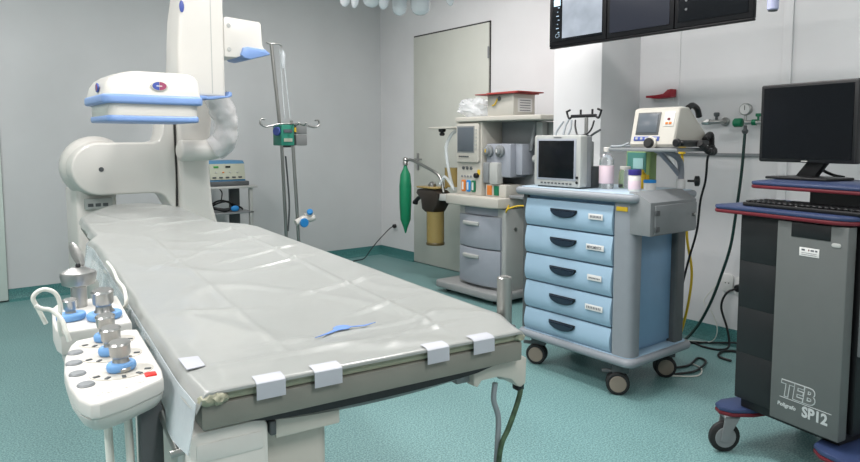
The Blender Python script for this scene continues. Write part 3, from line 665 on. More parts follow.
for k in range(4): W('indicator', cyl((3.39, 3.88-k*.035, .945), (-1, 0, 0), .009, .006, bev=.001), 'grey', tw)
for k, c in enumerate(('orange', 'bluecap', 'greenv')):
    g_ = W('gas_flow_label', prism(rr(3.835-k*.058, 3.880-k*.058, .825, .915, .012), 3.380, 3.391, 'x', bev=.002), c, tw)
    W('flow_window', box(3.376, 3.381, 3.852-k*.058, 3.868-k*.058, .84, .90), 'paper', g_)
# ventilator block
W('inner_panel', box(3.60, 3.625, 3.30, 3.65, .82, 1.366), 'grey', am)
vb = W('ventilator_block', box(3.42, 3.60, 3.38, 3.64, .95, 1.20, bev=.012), 'midgrey', am)
W('side_cover', box(3.47, 3.60, 3.31, 3.379, .97, 1.20, bev=.008), 'midgrey', vb)
for y in (3.60, 3.48):
    v = W('gauge', lathe([(.045, 0), (.045, .02), (.032, .026), (.028, .04), (.02, .045)], (3.42, y, 1.145), (-1, 0, 0)), 'grey', vb)
    W('gauge_needle', box(3.372, 3.3765, y-.005, y+.005, 1.135, 1.16), 'yellow' if y > 3.5 else 'paper', v)
W('vaporizer', box(3.375, 3.44, 3.47, 3.56, .895, 1.06, bev=.012), 'lgrey', vb)
W('vaporizer', box(3.385, 3.44, 3.575, 3.64, .90, 1.06, bev=.012), 'grey', vb)
W('absorber_box', box(3.40, 3.60, 3.40, 3.62, .80, .895, bev=.006), 'warmwhite', am)
for y, c in ((3.575, 'orange'), (3.50, 'greenv')): W('gas_label', box(3.394, 3.401, y-.025, y+.025, .812, .885, bev=.002), c, am)
W('yellow_tag', box(3.385, 3.391, 3.672, 3.70, .96, 1.0), 'yellow', am)
W('pipe', tube([(3.55, 3.30, 1.15), (3.55, 3.28, 1.25), (3.56, 3.27, 1.34)], .015), 'grey', am)
W('side_valve', cyl((3.55, 3.262, 1.09), (0, -1, 0), .03, .04, bev=.004), 'lgrey', am)
W('yellow_hose', tube([(3.42, 3.39, .745), (3.36, 3.36, .70), (3.33, 3.30, .735), (3.36, 3.22, .76), (3.42, 3.18, .75)], .006), 'yellow', am)
# side arm, tray and patient circuit on the left
W('side_tray', box(3.33, 3.60, 3.95, 4.24, 1.318, 1.334, bev=.004), 'warmwhite', am)
W('tray_knob', lathe([(.014, 0), (.022, .008), (.022, .02), (.012, .026), (.03, .035), (.03, .055)], (3.38, 4.12, 1.262)), 'black', am)
W('circuit_bracket', box(3.34, 3.42, 4.02, 4.16, .735, .79, bev=.006, bm=box(3.36, 3.40, 4.16, 4.2, .745, .78, bev=.004)), 'lgrey', am)
ab = W('absorber_head', prism([(4.40, .78), (4.385, .815), (4.30, .825), (4.14, .815), (4.10, .79), (4.12, .70), (4.17, .635), (4.27, .625), (4.32, .65), (4.335, .73)], 3.32, 3.46, 'x', bev=.012), mat('dark_bronze_head', (48, 42, 36), .35), am)
W('head_cover', box(3.31, 3.45, 4.13, 4.38, .826, .842, bev=.005), 'amber', ab)
W('valve_dome', lathe([(.035, 0), (.035, .02), (.02, .035), (.008, .04)], (3.38, 4.25, .842)), 'chrome', ab)
W('port', tube([(3.38, 4.38, .745), (3.38, 4.43, .735), (3.37, 4.47, .70)], .018, bm=cyl((3.37, 4.468, .70), (0, .4, -1), .024, .02)), 'black', ab)
cn = W('absorber_canister', lathe([(.072, 0), (.075, .02), (.075, .25), (.078, .26)], (3.39, 4.22, .375)), 'amber', am)
W('canister_base', lathe([(.077, 0), (.079, .015), (.074, .022)], (3.39, 4.22, .352)), mat('brown_base', (86, 74, 42), .4), cn)
W('second_canister', lathe([(.07, 0), (.072, .01), (.072, .15), (.075, .16)], (3.50, 4.12, .84)), 'amber', am)
W('bag_arm', tube([(3.38, 4.10, .80), (3.38, 4.13, .90), (3.38, 4.20, .955), (3.38, 4.35, 1.005), (3.38, 4.54, 1.055), (3.38, 4.62, 1.05)], .013, k=6), 'steel', am)
W('bag_fitting', lathe([(.014, 0), (.022, .006), (.024, .03), (.014, .05)], (3.38, 4.63, 1.005), bm=sphere((3.38, 4.63, 1.055), .024)), 'chrome', am)
W('white_hose', tube([(3.42, 4.02, .82), (3.40, 4.05, .95), (3.39, 4.08, 1.15), (3.41, 4.05, 1.26), (3.44, 4.0, 1.31)], .014, bm=tube([(3.40, 4.0, .84), (3.36, 4.06, .93), (3.35, 4.11, .87)], .012)), 'clear', am)
b = lathe([(.006, 0), (.012, .02), (.02, .05), (.047, .12), (.055, .28), (.055, .42), (.046, .52), (.02, .575), (.014, .60)], (0, 0, 0), n=28)
for v in b.verts: v.co.x *= 1.0; v.co.y *= .95
bmesh.ops.translate(b, vec=(3.38, 4.63, .405), verts=b.verts)
tag(obj('breathing_bag', b, 'green'), 'long green breathing bag hanging from the steel arm of the anaesthesia machine', 'breathing bag')
# things on top of it
bx = thing('storage_box', 'square white box on top of the anaesthesia machine', 'box', (3.52, 3.32, 1.406))
W('box_body', box(3.385, 3.61, 3.32, 3.59, 1.406, 1.560, bev=.004), 'warmwhite', bx)
W('clasp', cyl((3.384, 3.46, 1.53), (-1, 0, 0), .016, .01, bev=.002), 'dgrey', bx)
W('yellow_ribbon', tube([(3.376, 3.475, 1.53), (3.374, 3.50, 1.49), (3.376, 3.53, 1.482)], .005), 'yellow', bx)
W('printed_panel', box(3.43, 3.58, 3.3185, 3.321, 1.43, 1.53), 'paper', bx)
for k in range(5): W('panel_line', box(3.45, 3.56, 3.317, 3.3187, 1.44+k*.018, 1.445+k*.018), 'ink', bx)
tag(obj('red_folder', box(3.34, 3.62, 3.29, 3.68, 1.561, 1.569, bev=.003, mtx=Matrix.Translation((3.48, 3.5, 0)) @ Matrix.Rotation(R(5), 4, 'Z') @ Matrix.Translation((-3.48, -3.5, 0)), bm=box(3.38, 3.65, 3.27, 3.60, 1.5695, 1.578, bev=.002)), mat('red_card', (150, 52, 48), .5, noise_amt=.2, scale=8)),
    'dark red folders lying on the white box', 'folder')
pb = BM(); bmesh.ops.create_icosphere(pb, subdivisions=4, radius=1)
for v in pb.verts:
    c = v.co.copy(); n_ = noise.noise(c*2.3)*.28+noise.noise(c*5.2)*.15
    c *= (1+n_); v.co = Vector((3.47+c.x*.09, 3.79+c.y*.19, max(1.4065, 1.465+c.z*.085+.02*c.y)))
tag(obj('plastic_bag', pb, 'thinwrap'), 'crumpled clear plastic bag on top of the anaesthesia machine', 'bag')

# ------------------------------------------------------------------ blue drawer trolley
tr = thing('drawer_trolley', 'light blue medical trolley with five labelled drawers and grey edging', 'trolley', (2.8, 2.08, 0))
b = prism(rr(2.535, 3.09, 1.715, 2.49, .05, 6), .935, .975, bev=.018, seg=4)
W('top_edge', b, 'trolleygrey', tr)
W('top_plate', prism(rr(2.56, 3.07, 1.735, 2.465, .04, 6), .970, .9785, bev=.002), 'carttop', tr)
W('base_edge', prism(rr(2.54, 3.09, 1.72, 2.46, .05, 6), .160, .200, bev=.018, seg=4), 'trolleygrey', tr)
W('base_plate', prism(rr(2.565, 3.07, 1.745, 2.44, .04, 6), .198, .204, bev=.002), 'cartblue', tr)
W('carcass', box(2.60, 3.02, 1.80, 2.43, .205, .934), 'cartblue2', tr)
W('side_panel', box(2.63, 3.0, 1.788, 1.799, .22, .93, bev=.002), 'cartblue2', tr)
W('front_column', prism(rr(2.565, 2.665, 1.745, 1.845, [.0, .0, .04, .04], 6), .204, .935), 'trolleygrey', tr)
W('front_column', prism(rr(2.58, 2.62, 2.418, 2.45, .01, 4), .204, .935), 'dgrey', tr)
W('rear_column', prism(rr(2.96, 3.04, 1.755, 1.84, .012, 4), .204, .935), 'dgrey', tr)
labels = [8, 'MEDICAMENTOS', 8, 9, '']
zs = [.920, .772, .622, .474, .326, .183+.02]
for k in range(5):
    z1, z0 = zs[k]-.004, zs[k+1]+.004
    n = 8; pts = []
    for i in range(n+1):
        f = i/n; pts.append((2.572-.014*math.sin(pi*(f**.7))-.006*f*(1-f), z0+(z1-z0)*f))
    pts2 = [(x, z) for x, z in pts]+[(2.62, z1), (2.62, z0)]
    d_ = W('drawer', prism(pts2, 1.856, 2.412, 'y', bev=.002), 'cartblue', tr)
    zm = z0+(z1-z0)*.56
    cup = [(2.235-.02*0, zm+.022)]
    arc = [(2.145+.079*cos(R(a)), zm+.016-.036*sin(R(a))) for a in range(0, 181, 15)]
    W('drawer_handle', prism([(2.224, zm+.018)]+arc+[(2.066, zm+.018)], 2.540, 2.556, 'x', bev=.004), 'handle', d_)
    W('handle_recess', prism([(2.229, zm+.022)]+[(2.145+.084*cos(R(a)), zm+.018-.040*sin(R(a))) for a in range(0, 181, 15)]+[(2.061, zm+.022)], 2.549, 2.5575, 'x', bev=.001), 'black', d_)
    if labels[k]:
        wl = .062 if k in (1, 3) else .052
        lb = W('drawer_label', box(2.5465, 2.550, 1.953-wl, 1.953+wl-.02, zm-.012, zm+.016, bev=.0008), 'paper', d_)
        s = labels[k]
        if isinstance(s, str): text('label_text', s, .019, 'ink', lb, FX((2.5462, 1.953+wl-.026, zm-.005)), world=True, sx=(2*wl-.034)/(len(s)*.0128), bold=.0002)
        else:   # the writing is too small to read in the photo: short ink strokes
            ib = BM()
            for q in range(s):
                y = 1.953+wl-.030-q*(2*wl-.036)/s; box(2.5458, 2.5464, y-.0052, y, zm-.004+.001*(q % 2), zm+.008-.002*((q*3+k) % 3), bm=ib)
            W('label_ink', ib, 'ink', lb)
W('yellow_sticker', box(2.560, 2.566, 1.775, 1.835, .895, .915, bev=.001), 'yellow', tr)
for i, (x, y, a) in enumerate([(2.61, 1.84, -50), (2.63, 2.38, -62), (3.0, 1.83, -45), (3.0, 2.38, -30)]):
    c_ = BM(); rot = Matrix.Translation((x, y, 0)) @ Matrix.Rotation(R(a), 4, 'Z')
    cyl((0, -.028, .056), (0, 1, 0), .056, .026, bev=.006, bm=c_); cyl((0, .003, .056), (0, 1, 0), .056, .026, bev=.006, bm=c_)
    bmesh.ops.transform(c_, matrix=rot, verts=c_.verts)
    w_ = W('castor', c_, 'rubber', tr)
    h_ = BM(); cyl((0, -.032, .056), (0, 1, 0), .040, .064, bev=.002, bm=h_); bmesh.ops.transform(h_, matrix=rot, verts=h_.verts)
    W('wheel_hub', h_, mat('hub_tan', (132, 122, 110), .5), w_)
    f_ = BM(); box(-.03, .05, -.016, .016, .105, .155, bev=.006, bm=f_); cyl((0.01, 0, .12), (0, 0, 1), .02, .045, bm=f_); box(-.075, -.03, -.012, .012, .105, .12, bev=.004, bm=f_)
    bmesh.ops.transform(f_, matrix=rot, verts=f_.verts); W('castor_fork', f_, 'dgrey', w_)
# grey side locker
sl_ = W('side_locker', prism([(1.775, .79), (1.775, .985), (1.735, .985), (1.660, .942), (1.660, .79)], 2.57, 2.955, 'x', bev=.004), 'grey', tr)
W('locker_door', box(2.60, 2.948, 1.652, 1.660, .797, .928, bev=.002), 'grey', sl_)
for z in (.82, .895): W('hinge', box(2.592, 2.625, 1.645, 1.653, z-.012, z+.012, bev=.002), 'dgrey', sl_)
W('locker_knob', cyl((2.915, 1.652, .87), (0, -1, 0), .009, .014, bev=.002), 'steel', sl_)
# pole and tray carrying the defibrillator
W('tray_arm', tube([(3.03, 1.79, .985), (3.03, 1.79, 1.08), (3.02, 1.80, 1.13), (2.96, 1.82, 1.165), (2.88, 1.84, 1.176)], .015, k=6,
    bm=tube([(3.03, 1.80, 1.05), (2.97, 1.82, 1.11), (2.90, 1.84, 1.17)], .012)), 'midgrey', tr)
W('arm_foot', cyl((3.03, 1.79, .979), (0, 0, 1), .022, .05, bev=.003), 'paper', tr)
W('clamp_knob', lathe([(.006, 0), (.006, .03), (.026, .035), (.026, .055), (.015, .06)], (3.04, 1.76, 1.02), (.6, -1, 0)), 'black', tr)
W('defibrillator_tray', prism([(2.70, 1.99), (2.68, 1.72), (2.72, 1.63), (3.06, 1.62), (3.08, 1.95)], 1.170, 1.187, bev=.005), 'grey', tr)
# hook rail behind the monitor
W('rail_post', tube([(2.93, 2.31, .979), (2.93, 2.31, 1.2), (2.93, 2.31, 1.355)], .010, smooth=False), 'steel', tr)
hr = box(2.92, 2.94, 2.245, 2.415, 1.350, 1.368, bev=.004)
for y, s in ((2.25, -1), (2.41, 1)): tube([(2.93, y, 1.360), (2.93, y+s*.022, 1.347), (2.93, y+s*.040, 1.387), (2.93, y+s*.036, 1.387), (2.93, y+s*.015, 1.395)], .006, bm=hr)
for y in (2.27, 2.35): cyl((2.93, y, 1.365), (0, 0, 1), .006, .03, bm=hr)
W('hook_rail', hr, 'black', tr)
W('rail_lever', tube([(2.93, 2.29, 1.24), (2.92, 2.25, 1.26), (2.91, 2.20, 1.28)], .006, bm=cyl((2.92, 2.315, 1.225), (0, 0, 1), .03, .03, bev=.004)), 'dgrey', tr)

mo = thing('patient_monitor', 'small patient monitor with dark square screen on the blue trolley', 'monitor', (2.66, 2.24, .98))
W('bezel', prism(rr(2.085, 2.395, .985, 1.250, .012), 2.605, 2.66, 'x', bev=.006), 'lgrey', mo)
W('screen', box(2.600, 2.606, 2.125, 2.362, 1.028, 1.222, bev=.002), 'screen', mo)
W('screen_surround', box(2.602, 2.6055, 2.112, 2.374, 1.018, 1.232, bev=.002), 'midgrey', mo)
W('rear_body', box(2.66, 2.70, 2.088, 2.39, .985, 1.245, bev=.006, bm=box(2.70, 2.80, 2.15, 2.36, .985, 1.22, bev=.01)), 'grey', mo)
W('cable_block', box(2.72, 2.79, 2.10, 2.15, .985, 1.09, bev=.006), 'dgrey', mo)
W('brand_strip', box(2.602, 2.6055, 2.21, 2.26, 1.237, 1.241), 'ink', mo)
for k in range(9): W('button', box(2.600, 2.606, 2.14+k*.024, 2.152+k*.024, .998, 1.005), 'dgrey', mo)
for k in range(2): W('side_knob', cyl((2.606, 2.105, 1.01+k*.025), (-1, 0, 0), .007, .006), 'black', mo)
W('foot', box(2.62, 2.78, 2.10, 2.38, .9785, .985), 'dgrey', mo)
wires = tube([(2.88, 2.43, 1.33), (2.84, 2.44, 1.28), (2.78, 2.40, 1.2505), (2.74, 2.36, 1.247)], .006)
tube([(2.90, 2.41, 1.34), (2.86, 2.40, 1.30), (2.82, 2.38, 1.2505), (2.76, 2.33, 1.247)], .006, bm=wires)
tube([(2.90, 2.39, 1.335), (2.87, 2.37, 1.29), (2.81, 2.34, 1.25), (2.74, 2.30, 1.247)], .006, bm=wires)
tag(obj('monitor_leads', wires, 'cablegrey'), 'grey sensor leads hanging over the top of the patient monitor', 'cable')
wb = tube([(2.91, 2.37, 1.335), (2.86, 2.33, 1.30), (2.84, 2.30, 1.255), (2.79, 2.25, 1.25), (2.76, 2.2, 1.248)], .005)
tube([(2.92, 2.25, 1.33), (2.88, 2.24, 1.28), (2.80, 2.22, 1.252), (2.74, 2.27, 1.247)], .005, bm=wb)
tag(obj('black_leads', wb, 'black'), 'black cable draped from the hook rail onto the patient monitor', 'cable')

bo = thing('clear_bottle', 'clear plastic bottle with white cap and pink label beside the patient monitor', 'bottle', (2.75, 2.05, .979))
W('bottle_body', lathe([(.033, 0), (.037, .006), (.037, .125), (.036, .145), (.026, .168), (.0145, .178), (.0145, .185)], (2.75, 2.035, .979)), 'glass', bo)
W('label_wrap', lathe([(.0373, 0), (.0377, .001), (.0377, .089), (.0373, .09)], (2.75, 2.035, 1.006)), 'pinklabel', bo)
W('cap', cyl((2.75, 2.035, 1.1635), (0, 0, 1), .0165, .026, bev=.003), 'white', bo)
tb = thing('pill_tub', 'white tub with purple cap on the blue trolley, between bottle and grey locker', 'tub', (2.70, 1.835, .979))
W('tub_body', lathe([(.027, 0), (.029, .004), (.029, .074), (.026, .078)], (2.70, 1.835, .979)), 'white', tb)
W('cap', lathe([(.030, 0), (.0305, .002), (.0305, .024), (.028, .026)], (2.70, 1.835, 1.0575)), 'purple', tb)
W('label_wrap', lathe([(.0292, 0), (.0295, .001), (.0295, .04), (.0292, .041)], (2.70, 1.835, .99)), 'pinklabel', tb)
tb = thing('small_tub', 'small white tub with bright blue lid on the blue trolley', 'tub', (2.82, 1.83, .979))
W('tub_body', lathe([(.027, 0), (.029, .004), (.029, .036)], (2.82, 1.83, .979)), 'white', tb)
W('cap', lathe([(.030, 0), (.0305, .002), (.0305, .013), (.028, .015)], (2.82, 1.83, 1.0155)), 'bluecap', tb)
tb = thing('clear_jar', 'small clear jar with white lid between the bottle and the purple-capped tub', 'jar', (2.86, 2.0, .979))
W('jar_body', lathe([(.030, 0), (.033, .005), (.033, .075), (.026, .095)], (2.86, 2.0, .979)), 'glass', tb)
W('cap', lathe([(.027, 0), (.027, .014), (.024, .016)], (2.86, 2.0, 1.0745)), 'white', tb)
W('dark_label', box(2.818, 2.826, 1.99, 2.01, .985, 1.0), 'dgrey', tb)
tb = thing('yellow_bottle', 'small yellow bottle standing behind the two tubs', 'bottle', (2.90, 1.93, .979))
W('bottle_body', lathe([(.022, 0), (.024, .004), (.024, .07), (.012, .085), (.012, .095)], (2.90, 1.93, .979)), 'yellow', tb)
gb = thing('glove_box', 'teal and lime green carton standing behind the tubs under the tray', 'carton', (3.02, 1.95, .979))
W('carton', box(2.975, 3.03, 1.93, 2.075, .979, 1.165, bev=.002), 'limegreen', gb)
W('teal_face', box(2.972, 2.9755, 1.955, 2.068, 1.05, 1.16), 'teal', gb)
W('white_face', box(2.969, 2.9725, 1.97, 2.03, 1.075, 1.13), mat('pale_face', (150, 190, 190), .5), gb)
W('yellow_face', box(2.971, 2.9755, 1.935, 2.0, .985, 1.045), 'yellow', gb)

# defibrillator on the tray
df = thing('defibrillator', 'cream defibrillator with grey screen and black paddle cable on the raised tray', 'defibrillator', (2.87, 1.78, 1.188))
side = [(2.735, 1.205), (2.775, 1.372), (2.80, 1.380), (2.86, 1.378), (3.01, 1.262), (3.02, 1.205), (3.0, 1.192), (2.745, 1.192)]
W('case', prism([(x, z) for x, z in side], 1.655, 1.895, 'y', bev=.010, seg=3), 'warmwhite', df)
def onface(u0, u1, v0, v1, d0, d1):  # slanted front: u = world Y, v = distance up the face
    dx, dz = .04/.1717, .167/.1717
    b = box(d0, d1, u0, u1, v0, v1, bev=.002)
    mt = Matrix.Identity(4); mt[0][0] = dz; mt[0][2] = dx; mt[2][0] = -dx; mt[2][2] = dz; mt[0][3] = 2.735; mt[2][3] = 1.205
    bmesh.ops.transform(b, matrix=mt, verts=b.verts); return b
W('screen_frame', onface(1.745, 1.868, .045, .155, -.003, .002), 'dgrey', df)
W('screen', onface(1.755, 1.858, .055, .147, -.006, -.002), 'lcdgrey', df)
W('button_strip', onface(1.735, 1.872, .016, .037, -.004, .002), 'emblemblue', df)
for k in range(5): W('button', onface(1.745+k*.026, 1.758+k*.026, .021, .032, -.006, -.003), 'lgrey', df)
W('dial_plate', onface(1.672, 1.725, .085, .155, -.003, .002), 'white', df)
for q in ((1.70, .12), (1.69, .10), (1.708, .10)): W('red_key', onface(q[0]-.007, q[0]+.007, q[1]-.006, q[1]+.006, -.006, -.002), 'red' if q[1] > .11 else 'orange', df)
W('front_knob', cyl((2.735, 1.775, 1.207), (-1, 0, .2), .024, .03, bev=.004), 'black', df)
W('knob_surround', cyl((2.742, 1.775, 1.207), (-1, 0, .2), .032, .02, bev=.004), 'warmwhite', df)
W('carry_handle', tube([(2.86, 1.665, 1.375), (2.89, 1.66, 1.388), (2.93, 1.658, 1.372), (2.95, 1.658, 1.335)], .014), 'black', df)
W('paddle', prism(rr(2.74, 2.97, 1.197, 1.224, .012), 1.612, 1.648, 'y', bev=.01, seg=3), 'black', df)
W('paddle_grip', cyl((2.72, 1.633, 1.211), (1, -.05, 0), .011, .05, bev=.004, bm=cyl((2.71, 1.634, 1.212), (1, -.05, 0), .019, .022, bev=.005)), 'black', df)
cc = tube([(2.96, 1.63, 1.225), (3.01, 1.635, 1.25), (3.045, 1.645, 1.235), (3.05, 1.645, 1.195), (3.01, 1.61, 1.168), (2.95, 1.602, 1.17), (2.90, 1.600, 1.19), (2.86, 1.602, 1.21)], .017, n=12, k=14, radii=lambda t: .0145+.0015*sin(t*260))
W('coiled_cord', cc, 'rubber', df)
W('white_lead', tube([(2.74, 1.90, 1.21), (2.72, 1.93, 1.195), (2.71, 1.98, 1.193), (2.76, 1.975, 1.193), (2.80, 1.93, 1.195)], .006), 'cablegrey', df)
tag(obj('hanging_cable', tube([(3.045, 1.63, 1.165), (3.12, 1.70, 1.14), (3.17, 1.735, 1.02), (3.19, 1.77, .91), (3.20, 1.79, .75), (3.20, 1.83, .59), (3.19, 1.86, .42), (3.19, 1.87, .23), (3.23, 1.92, .05), (3.33, 1.99, .008), (3.45, 2.03, .008)], .006), 'black'),
    'black cable hanging from the defibrillator down behind the grey locker', 'cable')
tag(obj('yellow_hose', tube([(3.22, 1.90, 1.165), (3.24, 1.90, 1.0), (3.25, 1.88, .80), (3.25, 1.87, .68), (3.26, 1.845, .52), (3.25, 1.85, .36), (3.24, 1.88, .19), (3.28, 1.95, .04), (3.4, 2.05, .012)], .007, bm=cyl((3.22, 1.90, 1.15), (0, 0, 1), .018, .04, bev=.003)), 'yellow'),
    'yellow hose hanging behind the blue trolley', 'hose')

# ------------------------------------------------------------------ grey recorder trolley at the right (local frame)
rc = thing('recorder_trolley', 'grey and black wheeled computer trolley with indigo and red edged shelves', 'trolley', (2.42, 1.0, 0), R(-11))
def layered(name, pts, z0, z1, m_top, m_edge, parent, bev=.008):
    o = obj(name, prism(pts, z0+(z1-z0)*.45, z1, bev=bev*.8), m_top, parent)
    obj('red_edge', prism([(x*1, y*1) for x, y in pts], z0, z0+(z1-z0)*.46, bev=bev*.5), m_edge, o)
    return o
obj('black_body', box(.012, .50, -.19, .212, .222, .94, bev=.006), 'black', rc)
for k in range(4): obj('body_panel', box(.0105, .014, .045, .208, .230+k*.178, .406+k*.178, bev=.001), 'charcoal', rc)
obj('grey_panel', prism(rr(-.012, .055, -.205, .042, [0, 0, .004, .03], 8), .212, .938, bev=.004), 'panelgrey', rc)
obj('slot', box(-.0145, -.006, -.148, -.010, .886, .937, bev=.002), 'black', rc)
obj('side_cover', box(.06, .50, -.213, -.188, .222, .935, bev=.006), 'black', rc)
obj('red_module', box(.056, .16, -.236, -.212, .79, .88, bev=.004), 'red', rc)
mg = obj('connector_block', box(.056, .19, -.236, -.212, .50, .775, bev=.004), 'grey', rc)
for i in range(6):
    for j in range(3): obj('connector', cyl((.075+j*.04, -.236, .52+i*.038), (0, -1, 0), .010, .006, n=12), 'black', mg)
st_ = obj('sticker', box(-.0135, -.010, -.112, -.042, .823, .853, bev=.0005), 'paper', rc)
LX = lambda o: frame_mtx(o, (0, -1, 0), (0, 0, 1))
for k, (a_, b_) in enumerate(((-.062, -.050), (-.078, -.074), (-.094, -.082), (-.106, -.098))): obj('sticker_mark', box(-.0139, -.0134, a_, b_, .842, .848), 'red' if k == 1 else 'ink', st_)
for k in range(2): obj('sticker_line', box(-.0139, -.0134, -.104, -.050, .828+k*.006, .8295+k*.006), 'ink', st_)
lg = obj('model_badge', prism(rr(-.183, -.152, .868, .882, .007), -.0140, -.010, 'x', bev=.0008), 'lgrey', rc)
# outlined lettering: light outline with a grey core
lt = mat('pale_lettering', (178, 184, 184), .5)
tb_ = text('maker_lettering', 'TEB', .078, lt, rc, LX((-.0125, .004, .310)), bold=.0047, shear=.12, sx=.95, ext=.0006)
text('lettering_core', 'TEB', .078, 'panelgrey', tb_, LX((-.0136, .004, .310)), bold=.0016, shear=.12, sx=.95, ext=.0004)
obj('lettering_line', box(-.0132, -.0118, -.180, .006, .300, .302), lt, rc)
text('model_lettering', 'Poligrafo', .0195, lt, rc, LX((-.0125, .014, .268)), bold=.0005, shear=.1)
text('model_lettering', 'SP12', .052, lt, rc, LX((-.0125, -.078, .258)), bold=.0018, sx=.88)
# shelves
kb = [(.40, .30), (.03, .315), (-.01, .312), (-.03, .29), (-.025, .1), (-.030, -.16), (-.01, -.205), (.05, -.235), (.40, -.25)]
layered('keyboard_shelf', kb, .943, .973, 'shelfblue', 'red', rc)
s2 = [(.48, .27), (.10, .225), (.07, .215), (.055, .19), (.055, -.2), (.09, -.24), (.48, -.26)]
layered('monitor_shelf', s2, 1.040, 1.068, 'shelfblue', 'red', rc)
obj('shelf_riser', box(.13, .45, -.22, .02, .973, 1.040), 'black', rc)
# feet and castors
layered('foot', [(.50, .135), (.50, .24), (.12, .27), (.03, .285), (-.02, .27), (-.04, .235), (-.02, .19), (.05, .15), (.12, .135)], .150, .182, 'shelfblue', 'red', rc, .007)
layered('foot', [(.50, -.12), (.50, -.30), (-.02, -.30), (-.06, -.25), (-.05, -.17), (-.02, -.13), (.05, -.115)], .150, .182, 'shelfblue', 'red', rc, .007)
obj('bottom_plate', box(.04, .48, -.18, .2, .182, .222), 'black', rc)
for x, y, a in ((.0, .215, -25), (-.02, -.24, -10), (.45, .2, 80), (.45, -.24, 80)):
    rot = Matrix.Translation((x, y, 0)) @ Matrix.Rotation(R(a), 4, 'Z')
    def RT(b): bmesh.ops.transform(b, matrix=rot, verts=b.verts); return b
    w_ = obj('castor', RT(lathe([(.050, -.014), (.060, -.008), (.0615, 0), (.060, .008), (.050, .014)], (-.022, 0, .0615), (0, 1, 0), n=30)), 'rubber', rc)
    obj('wheel_hub', RT(lathe([(.040, -.0155), (.044, -.012), (.044, .012), (.040, .0155)], (-.022, 0, .0615), (0, 1, 0))), 'grey', w_)
    f_ = BM()
    for s in (-1, 1): prism([(-.045, .05), (-.025, .045), (.02, .125), (.03, .148), (-.03, .148), (-.035, .11)], s*.020-.002, s*.020+.002, 'y', bm=f_)
    box(-.03, .03, -.022, .022, .138, .150, bev=.003, bm=f_)
    obj('castor_fork', RT(f_), 'grey', w_)
# keyboard
ky = thing('keyboard', 'black computer keyboard on the lower shelf of the grey trolley', 'keyboard', (2.42, 1.0, .974), R(-11))
def Z0(bm, dz): bmesh.ops.translate(bm, vec=(0, 0, dz), verts=bm.verts); return bm
obj('keyboard_base', Z0(prism(rr(.015, .165, -.23, .215, .012), .0, .014, bev=.004), .0), 'black', ky)
kc = BM()
for i in range(5):
    for j in range(20):
        x = .145-i*.026; y = .200-j*.0215
        if i == 0 and j % 5 == 4: continue
        box(x-.0105, x+.0105, y-.009, y+.009, .0143, .0205, bev=.0022, seg=1, bm=kc)
obj('key_block', kc, 'black', ky)
tag_b = obj('logo_dot', cyl((.022, .0, .0142), (0, 0, 1), .003, .0006), 'paper', ky)
# monitor
mn = thing('computer_monitor', 'large black flat monitor, screen off, on the upper shelf of the trolley', 'monitor', (2.42, 1.0, 1.069), R(-11))
zt = 1.069
obj('housing', Z0(prism(rr(-.045, .345, 1.135, 1.448, .008), .285, .325, 'x', bev=.005), -zt), 'black', mn)
obj('screen', Z0(box(.2825, .2855, -.030, .330, 1.150, 1.434), -zt), 'screen', mn)
obj('brand_mark', Z0(box(.2832, .2855, .135, .160, 1.139, 1.143), -zt), 'lgrey', mn)
obj('stand_neck', Z0(prism([(.08, 1.149), (.155, 1.149), (.205, 1.085), (.210, 1.078), (.13, 1.078), (.125, 1.088)], .325, .36, 'x', bev=.004), -zt), 'black', mn)
obj('neck_mount', Z0(box(.322, .36, .06, .18, 1.14, 1.25, bev=.006), -zt), 'black', mn)
obj('stand_base', Z0(prism([(.22, .265), (.40, .25), (.40, .02), (.24, .03)], 1.069, 1.080, bev=.004), -zt), 'black', mn)
obj('monitor_cable', Z0(tube([(.36, .20, 1.18), (.40, .215, 1.15), (.42, .17, 1.11), (.43, .12, 1.085), (.44, .08, 1.077)], .006), -zt), 'black', mn)
obj('monitor_cable', Z0(tube([(.36, .03, 1.17), (.40, .03, 1.16), (.43, .00, 1.14), (.45, -.02, 1.10), (.45, -.02, 1.077)], .006), -zt), 'black', mn)

